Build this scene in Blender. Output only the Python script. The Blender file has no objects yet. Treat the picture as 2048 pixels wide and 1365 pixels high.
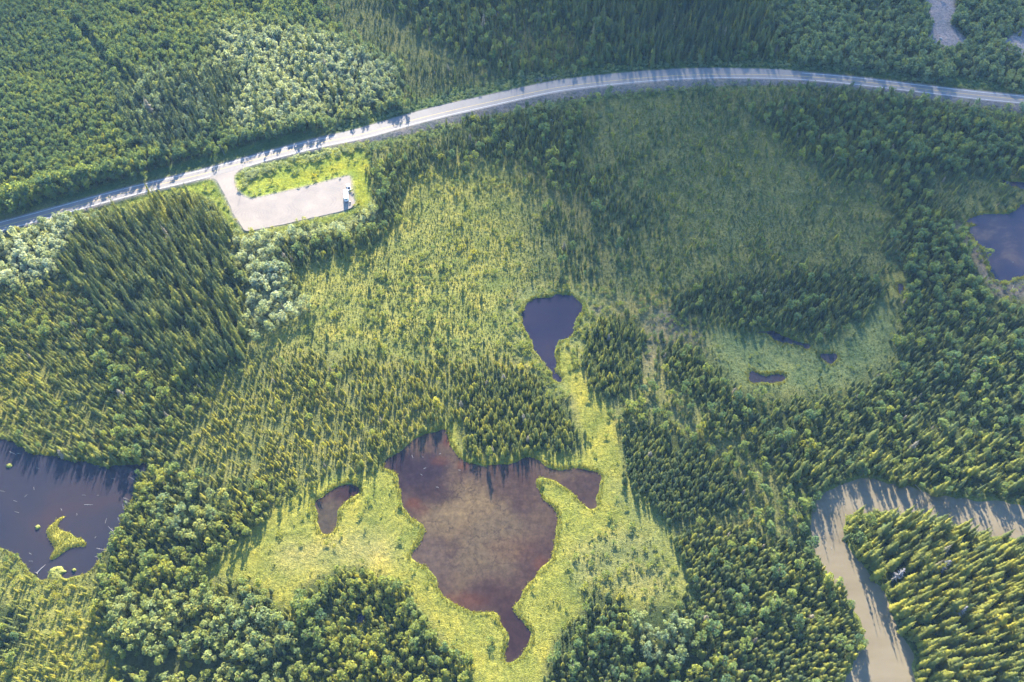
import bpy, bmesh, math, random
import numpy as np
from mathutils import Vector, Matrix, Euler

SC = bpy.context.scene
COL = SC.collection
PI = math.pi
R = math.radians
random.seed(7)
RNG = np.random.default_rng(11)

# ------------------------------------------------------------------ camera, sky, sun, exposure
CAM_H, TILT, ROLL, FPX = 340.0, R(35.1), R(-1.55), 1577.0
cam_data = bpy.data.cameras.new('camera')
cam_data.sensor_width = 36.0
cam_data.lens = FPX / 2048 * 36.0
cam_data.clip_start, cam_data.clip_end = 1.0, 20000.0
cam = bpy.data.objects.new('camera', cam_data)
COL.objects.link(cam)
CAM_R = Matrix.Rotation(TILT, 3, 'X') @ Matrix.Rotation(ROLL, 3, 'Z')
cam.matrix_world = Matrix.Translation((0, 0, CAM_H)) @ CAM_R.to_4x4()
SC.camera = cam

SUN_EL = R(24)
world = bpy.data.worlds.new('World')
SC.world = world
world.use_nodes = True
wn, wl = world.node_tree.nodes, world.node_tree.links
sky = wn.new('ShaderNodeTexSky')
sky.sky_type = 'NISHITA'
sky.sun_disc = False
sky.sun_elevation = SUN_EL
sky.sun_rotation = 0.0
sky.ozone_density = 6.0
sky.dust_density = .4
wl.new(sky.outputs[0], wn['Background'].inputs[0])
wn['Background'].inputs[1].default_value = 0.118
sun_d = bpy.data.lights.new('sun', 'SUN')
sun_d.energy = 5.0
sun_d.angle = R(0.5)
sun_d.color = (1.0, 0.90, 0.74)
sun = bpy.data.objects.new('sun', sun_d)
COL.objects.link(sun)
sun.rotation_euler = (-(PI / 2 - SUN_EL), 0, 0)          # light comes from +Y, 24 degrees up
SC.view_settings.view_transform = 'Standard'
SC.view_settings.look = 'None'
SC.view_settings.gamma = 1.0
SC.view_settings.use_curve_mapping = False
SC.view_settings.exposure = 2.72
SC.cycles.use_denoising = True
SC.cycles.denoising_prefilter = 'ACCURATE'
SC.cycles.max_bounces = 6
SC.cycles.diffuse_bounces = 3
SC.cycles.volume_bounces = 1
SC.cycles.transparent_max_bounces = 16

# ------------------------------------------------------------------ photograph pixel <-> ground
RM = np.array(CAM_R)

def unproj(px, py, z=0.0):
    px, py = np.asarray(px, float), np.asarray(py, float)
    d = np.stack([(px - 1024) / FPX, -(py - 682.5) / FPX, -np.ones_like(px)], -1) @ RM.T
    t = (z - CAM_H) / d[..., 2]
    return d[..., 0] * t, d[..., 1] * t

def proj(x, y, z=0.0):
    v = np.stack([x, y, np.broadcast_to(np.asarray(z, float) - CAM_H, np.shape(x))], -1) @ RM
    return 1024 + FPX * v[..., 0] / -v[..., 2], 682.5 - FPX * v[..., 1] / -v[..., 2], -v[..., 2]

def at(px, py, z=0.0):
    x, y = unproj(px, py, z)
    return float(x), float(y)

LAT = RNG.random((256, 256))
def vnoise(x, y, s, seed=0):
    x, y = np.asarray(x) / s + seed * 17.3, np.asarray(y) / s + seed * 31.7
    i, j = np.floor(x).astype(int), np.floor(y).astype(int)
    fx, fy = x - i, y - j
    fx, fy = fx * fx * (3 - 2 * fx), fy * fy * (3 - 2 * fy)
    g = lambda a, b: LAT[a & 255, b & 255]
    return (g(i, j) * (1 - fx) + g(i + 1, j) * fx) * (1 - fy) + (g(i, j + 1) * (1 - fx) + g(i + 1, j + 1) * fx) * fy

def fnoise(x, y, s, seed=0, o=3):
    return sum(vnoise(x, y, s / 2 ** k, seed + k) * 0.5 ** k for k in range(o)) / sum(0.5 ** k for k in range(o))

def pip(poly, x, y):
    ins = np.zeros(np.shape(x), bool)
    n = len(poly)
    for k in range(n):
        (x0, y0), (x1, y1) = poly[k], poly[(k + 1) % n]
        if y0 == y1: continue
        c = (y0 > y) != (y1 > y)
        ins ^= c & (x < (x1 - x0) * (y - y0) / (y1 - y0) + x0)
    return ins

def blur1(a, r, ax):
    if r < 1: return a
    k = 2 * r + 1
    p = np.pad(a, [(r + 1, r) if i == ax else (0, 0) for i in range(2)], mode='edge')
    c = np.cumsum(p, ax, dtype=np.float64)
    n = a.shape[ax]
    hi = np.take(c, np.arange(k, k + n), ax); lo = np.take(c, np.arange(0, n), ax)
    return ((hi - lo) / k).astype(np.float32)

def blur(a, r):
    r = int(round(r))
    for _ in range(2): a = blur1(blur1(a, r, 0), r, 1)
    return a

# ------------------------------------------------------------------ outlines read from the photograph (its pixels, 2048 wide)
W_LEFT = [(-160,872),(0,882),(20,885),(60,905),(110,918),(165,928),(210,935),(255,935),(300,922),(288,945),(272,960),(264,985),(252,1000),(244,1030),(232,1060),(220,1085),(200,1110),(184,1130),(160,1146),(120,1158),(82,1158),(66,1142),(40,1114),(0,1092),(-160,1050)]
ISLE = [(116,1037),(92,1061),(98,1078),(109,1089),(100,1117),(107,1117),(127,1105),(143,1094),(163,1093),(171,1083),(162,1073),(150,1073),(141,1062),(123,1060),(116,1052),(123,1044),(131,1042),(140,1036),(140,1030),(132,1031),(124,1038)]
_c = np.mean(ISLE, 0)
ISLE = [tuple(_c + (np.array(p) - _c) * 1.16) for p in ISLE]
ISLETS = [[(70,1053),(77,1050),(80,1055),(72,1059)],[(12,930),(18,927),(24,930),(20,935),(13,934)],
          [(97,1150),(102,1138),(112,1134),(124,1133),(126,1139),(132,1143),(122,1150),(124,1162),(98,1162)],[(143,1140),(149,1137),(152,1141),(147,1144)]]
W_BIG = [(761,931),(776,922),(806,903),(817,886),(855,871),(889,861),(900,884),(900,899),(919,920),(946,933),(972,935),(1002,931),(1032,931),(1055,916),(1074,922),(1100,939),(1130,944),(1164,940),(1197,950),(1195,975),(1187,1001),(1195,1016),(1183,1016),(1168,1005),(1157,990),(1130,971),(1104,954),(1074,949),(1064,963),(1074,982),(1089,1008),(1108,1016),(1116,1039),(1113,1076),(1104,1099),(1085,1133),(1047,1171),(1036,1201),(1017,1214),(1040,1239),(1055,1257),(1064,1269),(1055,1291),(1040,1310),(1013,1323),(1017,1299),(1021,1269),(1002,1250),(995,1220),(964,1222),(942,1220),(908,1205),(885,1186),(874,1148),(851,1129),(819,1110),(836,1095),(851,1067),(847,1046),(821,1031),(804,1008),(804,978),(795,944),(780,938),(768,937)]
W_SMALL = [(634,1001),(664,978),(700,967),(725,980),(708,991),(681,1012),(670,1039),(668,1057),(651,1069),(638,1061),(634,1040),(640,1020)]
W_MID = [(1044,645),(1047,614),(1064,599),(1098,596),(1131,587),(1150,597),(1165,611),(1153,632),(1150,649),(1145,666),(1119,676),(1109,693),(1104,714),(1109,734),(1122,765),(1114,765),(1105,745),(1088,721),(1068,693),(1054,666)]
W_RIGHT = [(1918,442),(1964,430),(2018,428),(2040,410),(2150,400),(2150,540),(2046,548),(2025,556),(2005,566),(1996,563),(1981,532),(1974,502),(1950,478),(1938,462),(1964,448)]
W_RIGHT2 = [(1995,356),(2018,361),(2048,362),(2130,365),(2130,385),(2048,380),(2024,371)]
W_RIVER = [(2200,1020),(2048,1013),(1990,1006),(1922,999),(1869,996),(1831,984),(1786,969),(1756,962),(1728,959),(1700,963),(1676,972),(1652,984),(1634,1002),(1624,1026),(1622,1056),(1630,1084),(1638,1122),(1664,1159),(1682,1182),(1700,1205),(1722,1235),(1736,1265),(1732,1295),(1712,1322),(1704,1340),(1690,1375),(1660,1460),(1640,1560),(1800,1560),(1832,1450),(1828,1365),(1826,1310),(1804,1276),(1793,1258),(1774,1216),(1759,1178),(1736,1152),(1713,1122),(1702,1099),(1687,1078),(1683,1061),(1690,1030),(1712,1024),(1760,1024),(1830,1034),(1880,1044),(1970,1068),(2060,1076),(2200,1095)]
W_MARSH = [[(1498,738),(1506,742),(1519,751),(1535,752),(1553,748),(1566,750),(1575,760),(1556,762),(1540,765),(1515,763),(1502,762)],
           [(1630,706),(1650,709),(1676,708),(1670,715),(1660,724),(1650,718)],
           [(1510,660),(1540,665),(1574,677),(1601,684),(1625,693),(1622,698),(1598,691),(1570,684),(1538,671),(1512,666)],
           [(1796,570),(1806,566),(1808,584),(1800,590)]]
W_PUDDLE = [[(985,24),(1003,20),(1006,28),(990,31)],[(715,1232),(732,1228),(730,1242),(716,1246)],[(716,1302),(732,1298),(730,1312),(718,1314)]]
LOT = [(699,352),(703,372),(706,392),(708,411),(690,421),(660,428),(628,435),(600,441),(576,447),(540,454),(512,460),(490,461),(480,447),(470,433),(458,407),(447,385),(435,363),(428,358),(412,356),(392,358),(376,362),(380,352),(440,336),(500,319),(512,322),(492,334),(478,341),(469,352),(468,364),(472,377),(483,391),(498,397),(509,398),(549,389),(602,377),(646,366),(681,356)]
BAR1 = [(1846,10),(1858,38),(1860,64),(1850,78),(1876,102),(1920,98),(1938,86),(1912,58),(1902,48),(1909,31),(1943,38),(1936,27),(1909,17),(1912,-20),(1900,-60),(1850,-60)]
BAR2 = [(1994,86),(2032,65),(2053,55),(2120,40),(2130,122),(2053,118),(2018,108)]
ROAD_PX = [(-140,492),(-60,470),(0,454),(75,434),(150,413),(250,386),(350,362),(400,350),(455,335),(498,323),(544,310),(611,293),(655,283),(719,270),(775,255),(832,239),(905,221),(982,204),(1085,181),(1153,170),(1256,159),(1340,152.5),(1400,150),(1451,149),(1553,150.5),(1603,153),(1690,160),(1793,172),(1861,180),(1964,192),(2048,200),(2130,209),(2220,220)]
ALL_WATER = [W_LEFT, W_BIG, W_SMALL, W_MID, W_RIGHT, W_RIGHT2, W_RIVER] + W_MARSH + W_PUDDLE

# ------------------------------------------------------------------ vegetation zones
ZX0, ZY0, ZS, ZW, ZH = -320, -280, 2, 1340, 960
gx, gy = np.meshgrid(ZX0 + ZS * np.arange(ZW), ZY0 + ZS * np.arange(ZH))
CH = {k: np.zeros((ZH, ZW), np.float32) for k in ('T','M','B','L','S','G','tint','hs','sil','r','g','b')}  # tint mixes plant colour with painted light: sunlit zones yellower, shaded ones bluer
ZID = np.zeros((ZH, ZW), np.int16)
PHRASE = ['in the open bog']
FLOOR, BOG, BOG_SUNLIT, MEAD, TAN = (.035,.046,.018), (.098,.104,.037), (.132,.136,.037), (.140,.142,.030), (.170,.155,.055)  # yellow bog tone is partly sedge, partly sunlight put into the colour
VERGE, MOWN_SHADED, MUD, MARSH = (.132,.160,.028), (.050,.085,.03), (.10,.085,.08), (.088,.108,.042)  # mown verge colour darkened for the tree shade lying on it

def zone(phrase, poly, feather=8, g=None, tint=0.0, hs=1.0, sil=0.0, keep=False, **d):
    xs, ys = [p[0] for p in poly], [p[1] for p in poly]
    pad = 3 * feather + 6
    i0, i1 = max(0, int((min(ys) - pad - ZY0) / ZS)), min(ZH, int((max(ys) + pad - ZY0) / ZS) + 1)
    j0, j1 = max(0, int((min(xs) - pad - ZX0) / ZS)), min(ZW, int((max(xs) + pad - ZX0) / ZS) + 1)
    s = (slice(i0, i1), slice(j0, j1))
    m = blur(pip(poly, gx[s], gy[s]).astype(np.float32), feather / ZS)
    vals = dict(tint=tint, hs=hs, sil=sil)
    for k in 'TMBLSG':
        if k in d or not keep: vals[k] = d.get(k, 0.0)
    if g: vals.update(r=g[0], g=g[1], b=g[2])
    for k, v in vals.items(): CH[k][s] += (v - CH[k][s]) * m
    if phrase:
        if phrase not in PHRASE: PHRASE.append(phrase)
        ZID[s][m > .5] = PHRASE.index(phrase)

BIG = [(-400,-400),(2500,-400),(2500,1800),(-400,1800)]
zone('in the open bog', BIG, 0, BOG, B=.44, M=.010, S=.02)
zone('in the sunny bog below the gravel lot', [(480,470),(740,340),(1040,300),(1060,560),(1040,720),(900,740),(600,720),(480,700)], 40, BOG_SUNLIT, tint=.32, B=.50, M=.009, S=.03)
zone('in the wide bog below the road', [(1190,240),(1560,230),(1700,330),(1760,420),(1720,540),(1540,540),(1300,600),(1200,480)], 40, BOG, tint=.12, B=.50, M=.020, S=.02)
zone('in the bog strip beside the wooded ridge', [(1020,290),(1070,280),(1180,400),(1230,560),(1180,560),(1120,450),(1060,380)], 15, (.10,.095,.035), tint=.1, B=.25, M=.01)
# woods beyond the road
zone('in the broadleaf wood across the road', [(-400,-400),(700,-400),(660,20),(720,80),(800,130),(812,190),(760,225),(640,250),(520,276),(400,312),(200,366),(60,405),(-400,500)], 8, FLOOR, tint=.06, L=.17, M=.05, S=.10, hs=.82)
for hp, hh in (([(-300,476),(-140,446),(0,412),(150,370),(250,344),(352,318),(350,300),(250,328),(150,352),(0,392),(-300,450)], 1.6), ([(352,318),(400,306),(470,288),(470,272),(400,290),(350,306)], 1.0), ([(470,288),(498,282),(560,265),(600,255),(640,243),(640,226),(498,262),(470,272)], 1.22)):
    zone('in the broadleaf wood at the far edge of the highway', hp, 7, FLOOR, tint=.02, L=.18, M=.07, S=.14, hs=hh)
zone('in the fine grained young wood at the far corner', [(-400,-400),(100,-400),(250,160),(180,280),(-20,340),(-400,360)], 14, FLOOR, tint=-.02, L=.20, M=.10, hs=.68)
zone('among silvery poplars across the road', [(430,60),(560,60),(640,66),(720,90),(800,130),(808,170),(770,200),(640,230),(560,250),(470,260),(420,200)], 18, FLOOR, tint=.15, sil=.75, L=.17, M=.02, S=.15, T=.008)
zone('among dark spires across the road', [(235,150),(300,140),(420,130),(500,150),(450,230),(370,290),(290,285),(240,240)], 14, FLOOR, tint=-.1, T=.05, M=.03, L=.07, S=.06, sil=.3)
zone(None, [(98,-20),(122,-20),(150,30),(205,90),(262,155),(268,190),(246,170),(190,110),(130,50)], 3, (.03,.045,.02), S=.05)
zone('on the dark bog across the road', [(560,-200),(780,-200),(800,10),(880,60),(940,110),(1010,130),(980,160),(860,200),(805,190),(808,130),(720,85),(650,40)], 16, (.074,.082,.034), tint=.05, B=.50, M=.035, hs=.95)
zone('in the spruce wood across the road', [(760,-300),(1600,-300),(1560,40),(1540,120),(1300,135),(1150,145),(1040,155),(960,120),(880,70),(790,20)], 16, FLOOR, tint=-.1, M=.18, L=.035, T=.02, S=.05, hs=1.05)
zone('on the thin bog across the road', [(1010,30),(1190,60),(1210,110),(1100,130),(1000,110),(960,60)], 22, (.07,.07,.03), tint=0, B=.22, M=.06, S=.03)
zone('among the tall spires across the road', [(1180,-300),(1640,-300),(1560,30),(1510,90),(1330,100),(1260,70),(1190,20)], 16, FLOOR, tint=-.12, T=.075, M=.10, L=.012, hs=.95)
zone('in the bluish wood beside the gravel bars', [(1560,-300),(2500,-300),(2500,210),(2048,184),(1850,160),(1700,146),(1610,136),(1540,60)], 16, FLOOR, tint=-.08, sil=.15, L=.12, M=.07, S=.08)
# below the road, right
ridge = [(930,222),(1060,200),(1160,222),(1180,250),(1140,300),(1200,350),(1290,400),(1260,440),(1150,380),(1050,310),(1000,330),(940,290)]
zone('on the wooded ridge below the road', ridge, 14, FLOOR, tint=-.02, M=.16, L=.02, S=.05, B=.05)
zone('on the wooded ridge below the road', [(1030,330),(1100,400),(1180,480),(1190,570),(1120,590),(1085,480)], 20, BOG, tint=-.02, M=.08, B=.18, L=.006)
zone('on the wooded ridge below the road', [(1180,340),(1320,400),(1330,460),(1240,500),(1180,420)], 24, BOG, tint=-.02, M=.10, B=.15, L=.006)
zone('in the damp wood below the road', [(1500,215),(1640,185),(1800,205),(2400,260),(2400,345),(1990,345),(1880,330),(1780,350),(1680,345),(1600,300)], 18, FLOOR, tint=-.05, M=.17, L=.035, B=.05)
zone('in the broadleaf clumps below the road', [(1760,215),(2400,270),(2400,330),(1960,330),(1800,290)], 18, FLOOR, tint=.0, L=.08, M=.12, S=.06)
zone('in the wood beside the far lake', [(1780,340),(2000,350),(2048,400),(1920,440),(1935,480),(1985,585),(2400,590),(2400,1000),(1990,960),(1780,880),(1690,860),(1790,720),(1800,600),(1810,500),(1770,420)], 16, FLOOR, tint=-.02, M=.21, L=.022)
zone('in the wood beside the far lake', [(1800,470),(1930,450),(1970,560),(1900,640),(1820,600)], 18, FLOOR, tint=.0, M=.15, L=.07)
zone('on the muddy shore of the far lake', [(1892,432),(1920,470),(1954,540),(1986,598),(2080,606),(2080,555),(1995,560),(1950,470),(1930,430)], 5, (.080,.078,.050), tint=.15, G=.7, S=.05)
zone('on the low spit by the far lake', [(1860,350),(1990,350),(2040,395),(2010,425),(1920,430),(1860,410)], 10, BOG, tint=0, M=.06, B=.35)
zone('in the spruce belt above the green marsh', [(1270,600),(1330,600),(1420,560),(1540,540),(1700,535),(1780,560),(1740,620),(1650,680),(1560,662),(1440,655),(1340,640)], 14, FLOOR, tint=-.02, M=.20, L=.02, B=.06)
zone('on the open marsh right of the heart shaped pond', [(1010,590),(1140,575),(1330,590),(1345,700),(1340,790),(1290,850),(1220,850),(1140,820),(1080,760),(1030,680)], 8, (.125,.120,.045), tint=.15, S=.05, G=.5, B=.05)
zone('on the green marsh', [(1390,655),(1500,665),(1600,690),(1660,680),(1720,640),(1780,600),(1800,640),(1780,740),(1680,770),(1560,785),(1470,770),(1420,720)], 16, MARSH, tint=.12, S=.015, G=.15, B=.22, hs=.7)
zone('on the green marsh', [(1770,545),(1815,545),(1812,590),(1775,600)], 6, (.12,.125,.04), S=.01, G=.4)
zone('on the tan marsh edge', [(1280,620),(1340,620),(1400,660),(1420,720),(1330,700),(1290,760),(1275,700)], 12, (.125,.112,.060), tint=.1, S=.08, G=.5, B=.03)
zone('in the spruce wood below the green marsh', [(1310,690),(1390,680),(1430,730),(1480,785),(1560,800),(1680,785),(1780,745),(1830,800),(1780,880),(1680,950),(1600,965),(1540,930),(1430,850),(1350,780)], 12, FLOOR, tint=.02, M=.21, L=.022, S=.03)
zone('among the open scrub right of the pond', [(1270,760),(1340,760),(1440,860),(1540,930),(1620,970),(1640,1080),(1560,1090),(1440,1060),(1480,980),(1420,910),(1300,850),(1240,850),(1230,800)], 12, (.10,.105,.04), tint=.15, S=.07, L=.02, M=.04, B=.12, G=.2)
zone('in the oval spruce grove', [(1235,850),(1300,845),(1380,880),(1450,920),(1500,985),(1470,1030),(1330,1040),(1260,960)], 8, FLOOR, tint=.0, M=.26)
zone('in the young wood left of the river', [(1355,1060),(1440,1045),(1540,1085),(1640,1040),(1650,1120),(1750,1260),(1750,1500),(1400,1500),(1370,1250)], 10, FLOOR, tint=.10, M=.27, L=.012, S=.03)
zone('on the left river bank', [(1600,1000),(1640,1000),(1650,1080),(1700,1180),(1760,1260),(1740,1340),(1690,1340),(1700,1240),(1640,1150),(1600,1080)], 8, FLOOR, tint=.12, M=.12, L=.045, S=.12)
zone('on the far river bank', [(1560,940),(1700,880),(1800,850),(1900,870),(2400,900),(2400,1010),(2048,1003),(1920,990),(1830,975),(1725,952),(1620,985)], 14, FLOOR, tint=.12, T=.045, M=.13, L=.04, S=.06, hs=.78)
zone('on the wooded point inside the river bend', [(1680,1020),(1760,1020),(2400,1060),(2400,1800),(1800,1800),(1828,1365),(1826,1310),(1774,1216),(1713,1122),(1680,1061)], 4, FLOOR, tint=.20, T=.085, M=.05, L=.004, S=.05)
zone('on the brushy tip of the river point', [(1680,1015),(1770,1010),(1780,1060),(1740,1110),(1705,1110),(1680,1070)], 5, FLOOR, tint=.22, T=.02, M=.04, S=.14, L=.05)
# centre
zone('in the sunny young wood above the big pond', [(340,760),(430,730),(620,700),(760,720),(900,720),(1040,700),(1080,740),(1130,800),(1165,900),(1120,918),(1050,905),(990,918),(935,908),(920,840),(850,850),(760,925),(600,965),(480,965),(330,905)], 12, (.095,.10,.034), tint=.46, hs=.88, M=.16, B=.20, L=.004)  # sunlight painted in: brighter floor and yellower tint
zone('in the grove at the head of the big pond', [(930,770),(1000,740),(1090,770),(1130,810),(1165,895),(1120,914),(1050,900),(990,914),(938,905),(925,840)], 8, FLOOR, tint=.22, M=.26)
zone('in the grove right of the heart shaped pond', [(1165,650),(1255,620),(1285,670),(1280,755),(1220,800),(1172,765),(1150,710)], 6, FLOOR, tint=.16, M=.24)
zone('around the heart shaped pond', [(1016,612),(1050,584),(1100,576),(1140,566),(1195,585),(1215,620),(1175,665),(1160,720),(1140,790),(1095,790),(1030,690),(1014,650)], 6, (.12,.13,.045), tint=.2, S=.12, G=.9)
# meadow
zone('on the sedge meadow', [(400,1165),(440,1110),(500,1050),(560,1000),(640,962),(700,950),(765,935),(860,850),(895,845),(925,832),(922,905),(940,915),(1000,915),(1055,902),(1120,915),(1168,905),(1170,870),(1140,790),(1100,730),(1090,690),(1135,700),(1150,730),(1170,770),(1210,805),(1232,850),(1250,960),(1330,1045),(1365,1150),(1360,1215),(1250,1215),(1190,1190),(1130,1250),(1090,1330),(1080,1500),(960,1500),(920,1310),(860,1240),(800,1165),(720,1128),(640,1150),(590,1190),(600,1290),(640,1400),(610,1400),(575,1230),(500,1160),(430,1150)], 6, MEAD, tint=.3, G=1.0, B=.010, S=.008)
zone('on the sedge meadow', [(560,1080),(640,1090),(760,1060),(800,1080),(780,1130),(640,1130),(540,1150)], 26, TAN, tint=.35, G=1.0, keep=True)
zone('on the dry scrub right of the big pond', [(1130,1100),(1250,1050),(1320,1070),(1360,1150),(1350,1210),(1220,1190),(1140,1190)], 18, (.118,.122,.042), tint=.25, B=.13, S=.04, G=.6)
zone('along the green flank of the spruce grove', [(1215,960),(1250,960),(1330,1045),(1370,1130),(1400,1200),(1350,1180),(1300,1080),(1230,1010)], 9, (.115,.125,.038), tint=.3, G=.6, S=.02)
# bottom
zone('in the mixed wood right of the left lake', [(300,930),(480,965),(600,965),(545,1010),(480,1065),(420,1120),(400,1170),(500,1165),(570,1235),(600,1400),(160,1500),(180,1240),(190,1150),(230,1070),(262,990)], 10, FLOOR, tint=.32, L=.055, M=.17, S=.05)
zone('among round crowned poplars below the meadow', [(210,1200),(330,1170),(440,1190),(510,1170),(580,1240),(600,1330),(590,1500),(300,1500),(220,1290)], 12, FLOOR, tint=.28, sil=.15, L=.10, M=.07, S=.08)
zone('among round crowned poplars beside the left lake', [(330,960),(430,980),(470,1000),(420,1080),(340,1100),(300,1030)], 16, FLOOR, tint=.25, sil=.2, L=.085, M=.08, S=.06)
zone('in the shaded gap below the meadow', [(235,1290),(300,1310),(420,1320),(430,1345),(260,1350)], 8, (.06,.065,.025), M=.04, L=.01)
zone('in the young growth under the left lake', [(-400,1090),(40,1118),(82,1160),(180,1150),(200,1240),(240,1330),(210,1600),(-400,1600)], 10, (.125,.128,.036), tint=.46, M=.045, B=.42, S=.11, hs=.85)
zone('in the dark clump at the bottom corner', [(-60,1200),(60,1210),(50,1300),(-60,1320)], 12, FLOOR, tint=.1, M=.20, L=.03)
zone('in the round wood below the big pond', [(590,1190),(650,1150),(720,1130),(800,1175),(860,1250),(930,1320),(960,1500),(620,1500),(600,1290)], 6, FLOOR, tint=.34, L=.075, M=.16, S=.06, hs=.92)
zone('in the mixed wood right of the pond outlet', [(1085,1500),(1095,1330),(1140,1250),(1180,1185),(1240,1190),(1270,1230),(1350,1210),(1400,1240),(1420,1500)], 8, FLOOR, tint=.15, L=.045, M=.15, S=.04)
zone('in the poplar clump right of the pond outlet', [(1260,1225),(1340,1215),(1380,1250),(1370,1320),(1290,1320)], 10, FLOOR, tint=.02, sil=.3, L=.11, M=.04)
# left
zone('on the spruce slope above the left lake', [(-400,560),(180,570),(330,720),(430,750),(360,860),(330,915),(255,932),(150,922),(-400,860)], 18, (.06,.06,.022), tint=.18, M=.21, L=.014, S=.03)
zone('in the light young growth above the left lake', [(-60,700),(60,690),(200,750),(240,850),(120,880),(-60,860)], 30, (.10,.10,.03), tint=.25, M=.13, B=.16, S=.03)
zone('among silvery poplars below the road', [(-400,500),(0,462),(130,436),(200,420),(140,480),(120,540),(60,570),(-400,600)], 10, FLOOR, tint=.2, sil=.85, L=.15, S=.18, M=.02)
zone('in the dense spruce stand beside the gravel lot', [(128,470),(200,428),(330,384),(410,392),(450,440),(472,480),(482,560),(494,640),(484,710),(430,742),(340,724),(250,650),(180,590),(120,540)], 8, FLOOR, tint=.10, T=.08, M=.05, S=.10, sil=.3)
zone('in the brushy strip below the gravel lot', [(462,470),(520,466),(620,446),(700,432),(745,400),(752,440),(700,470),(600,486),(540,510),(590,570),(620,620),(560,650),(505,680),(490,600),(480,540)], 7, (.09,.10,.035), tint=.15, sil=.75, S=.22, L=.055, M=.02)
zone('in the dark belt right of the gravel lot', [(738,318),(800,300),(940,262),(1000,290),(930,330),(850,330),(810,360),(800,420),(745,480),(640,520),(560,540),(545,512),(600,486),(700,470),(752,440),(745,380)], 9, BOG, tint=-.05, M=.18, L=.02, B=.05, S=.03)
zone('in the roadside brush', [(735,302),(860,272),(1000,232),(1180,203),(1400,176),(1640,172),(1800,200),(2100,240),(2100,222),(1800,188),(1640,166),(1400,164),(1180,188),(1000,226),(860,260),(720,290)], 4, (.06,.08,.03), tint=-.05, sil=.25, S=.22, L=.012)
# verges
zone('on the verge across the road', [(-200,486),(-140,478),(0,438),(150,397),(250,370),(400,332),(498,306),(640,272),(640,252),(560,264),(400,314),(200,368),(60,406),(-200,470)], 3, MOWN_SHADED, G=.5)
zone('on the verge across the road', [(640,272),(700,258),(800,236),(900,212),(1000,186),(1100,164),(1300,143),(1600,136),(1750,150),(2048,184),(2200,200),(2200,186),(2048,168),(1750,133),(1600,118),(1400,118),(1250,126),(1100,142),(1000,160),(900,185),(760,222),(660,246)], 4, (.055,.09,.032), tint=-.03, sil=.25, S=.20)
zone('on the grassy verge round the gravel lot', [(458,345),(520,325),(600,306),(720,300),(738,318),(742,380),(744,402),(705,430),(640,446),(540,464),(480,474),(450,440),(425,400),(360,384),(300,400),(200,424),(330,372),(398,353)], 3, VERGE, tint=.45, sil=.2, S=.03, G=.8)
zone('in the roadside brush beside the lot', [(476,345),(500,330),(560,314),(640,297),(730,285),(735,300),(640,318),(560,335),(520,352),(490,380)], 5, (.12,.14,.03), tint=.25, sil=.6, S=.24, G=.3)
zone('on the grassy verge round the gravel lot', [(556,366),(640,338),(730,322),(735,400),(712,420),(712,350),(690,345),(650,360),(560,384)], 3, (.148,.162,.022), tint=.5, S=.02, G=.8)

def zlook(ch, px, py):
    j = np.clip(((px - ZX0) / ZS).astype(int), 0, ZW - 1)
    i = np.clip(((py - ZY0) / ZS).astype(int), 0, ZH - 1)
    return (CH[ch] if isinstance(ch, str) else ch)[i, j]

def inside_any(polys, px, py):
    m = np.zeros(np.shape(px), bool)
    for p in polys:
        b = np.array(p)
        q = (px >= b[:, 0].min()) & (px <= b[:, 0].max()) & (py >= b[:, 1].min()) & (py <= b[:, 1].max())
        if q.any(): m[q] |= pip(p, px[q], py[q])
    return m

# ------------------------------------------------------------------ road geometry
def catmull(P, n):
    P = np.array(P, float); out = []
    for i in range(len(P) - 1):
        p0, p1, p2, p3 = P[max(i - 1, 0)], P[i], P[i + 1], P[min(i + 2, len(P) - 1)]
        for t in np.arange(n) / n:
            out.append(.5 * ((2 * p1) + (p2 - p0) * t + (2 * p0 - 5 * p1 + 4 * p2 - p3) * t * t + (3 * p1 - p0 - 3 * p2 + p3) * t ** 3))
    out.append(P[-1])
    return np.array(out)

ROAD_Z, LOT_Z = 1.1, 1.1
rp = catmull(ROAD_PX, 6)
road = np.stack(unproj(rp[:, 0], rp[:, 1], ROAD_Z), -1)
for _ in range(4): road[1:-1] = .25 * road[:-2] + .5 * road[1:-1] + .25 * road[2:]
rt = np.gradient(road, axis=0); rt /= np.linalg.norm(rt, axis=1)[:, None]
rn = np.stack([-rt[:, 1], rt[:, 0]], -1)                        # to the far side
w_up = np.interp(rp[:, 0], [0, 560, 680, 850, 1300, 1560, 1603, 1620, 2050], [4.6, 4.8, 5.6, 7.4, 7.4, 6.2, 5.2, 4.9, 4.9])
w_dn = np.interp(rp[:, 0], [0, 560, 850, 1300, 1560, 2050], [4.5, 4.6, 5.2, 5.4, 4.9, 4.8])
w_grav = np.interp(rp[:, 0], [0, 600, 700, 850, 1300, 1560, 1700, 2050], [1.5, 1.5, 3, 7, 8, 5, 3.5, 8])

def road_dist(x, y):
    """signed distance to the centre line (+ = far side) and nearest index"""
    best = np.full(x.shape, 1e9); idx = np.zeros(x.shape, int)
    for k in range(0, len(road)):
        d = (x - road[k, 0]) ** 2 + (y - road[k, 1]) ** 2
        m = d < best
        best[m] = d[m]; idx[m] = k
    return (x - road[idx, 0]) * rn[idx, 0] + (y - road[idx, 1]) * rn[idx, 1], idx, np.sqrt(best)

# ------------------------------------------------------------------ materials
def new_mat(name):
    m = bpy.data.materials.new(name); m.use_nodes = True
    nt = m.node_tree; nt.nodes.clear()
    out = nt.nodes.new('ShaderNodeOutputMaterial')
    return m, nt, out

def N(nt, t, **kw):
    n = nt.nodes.new(t)
    for k, v in kw.items(): setattr(n, k, v)
    return n

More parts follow.
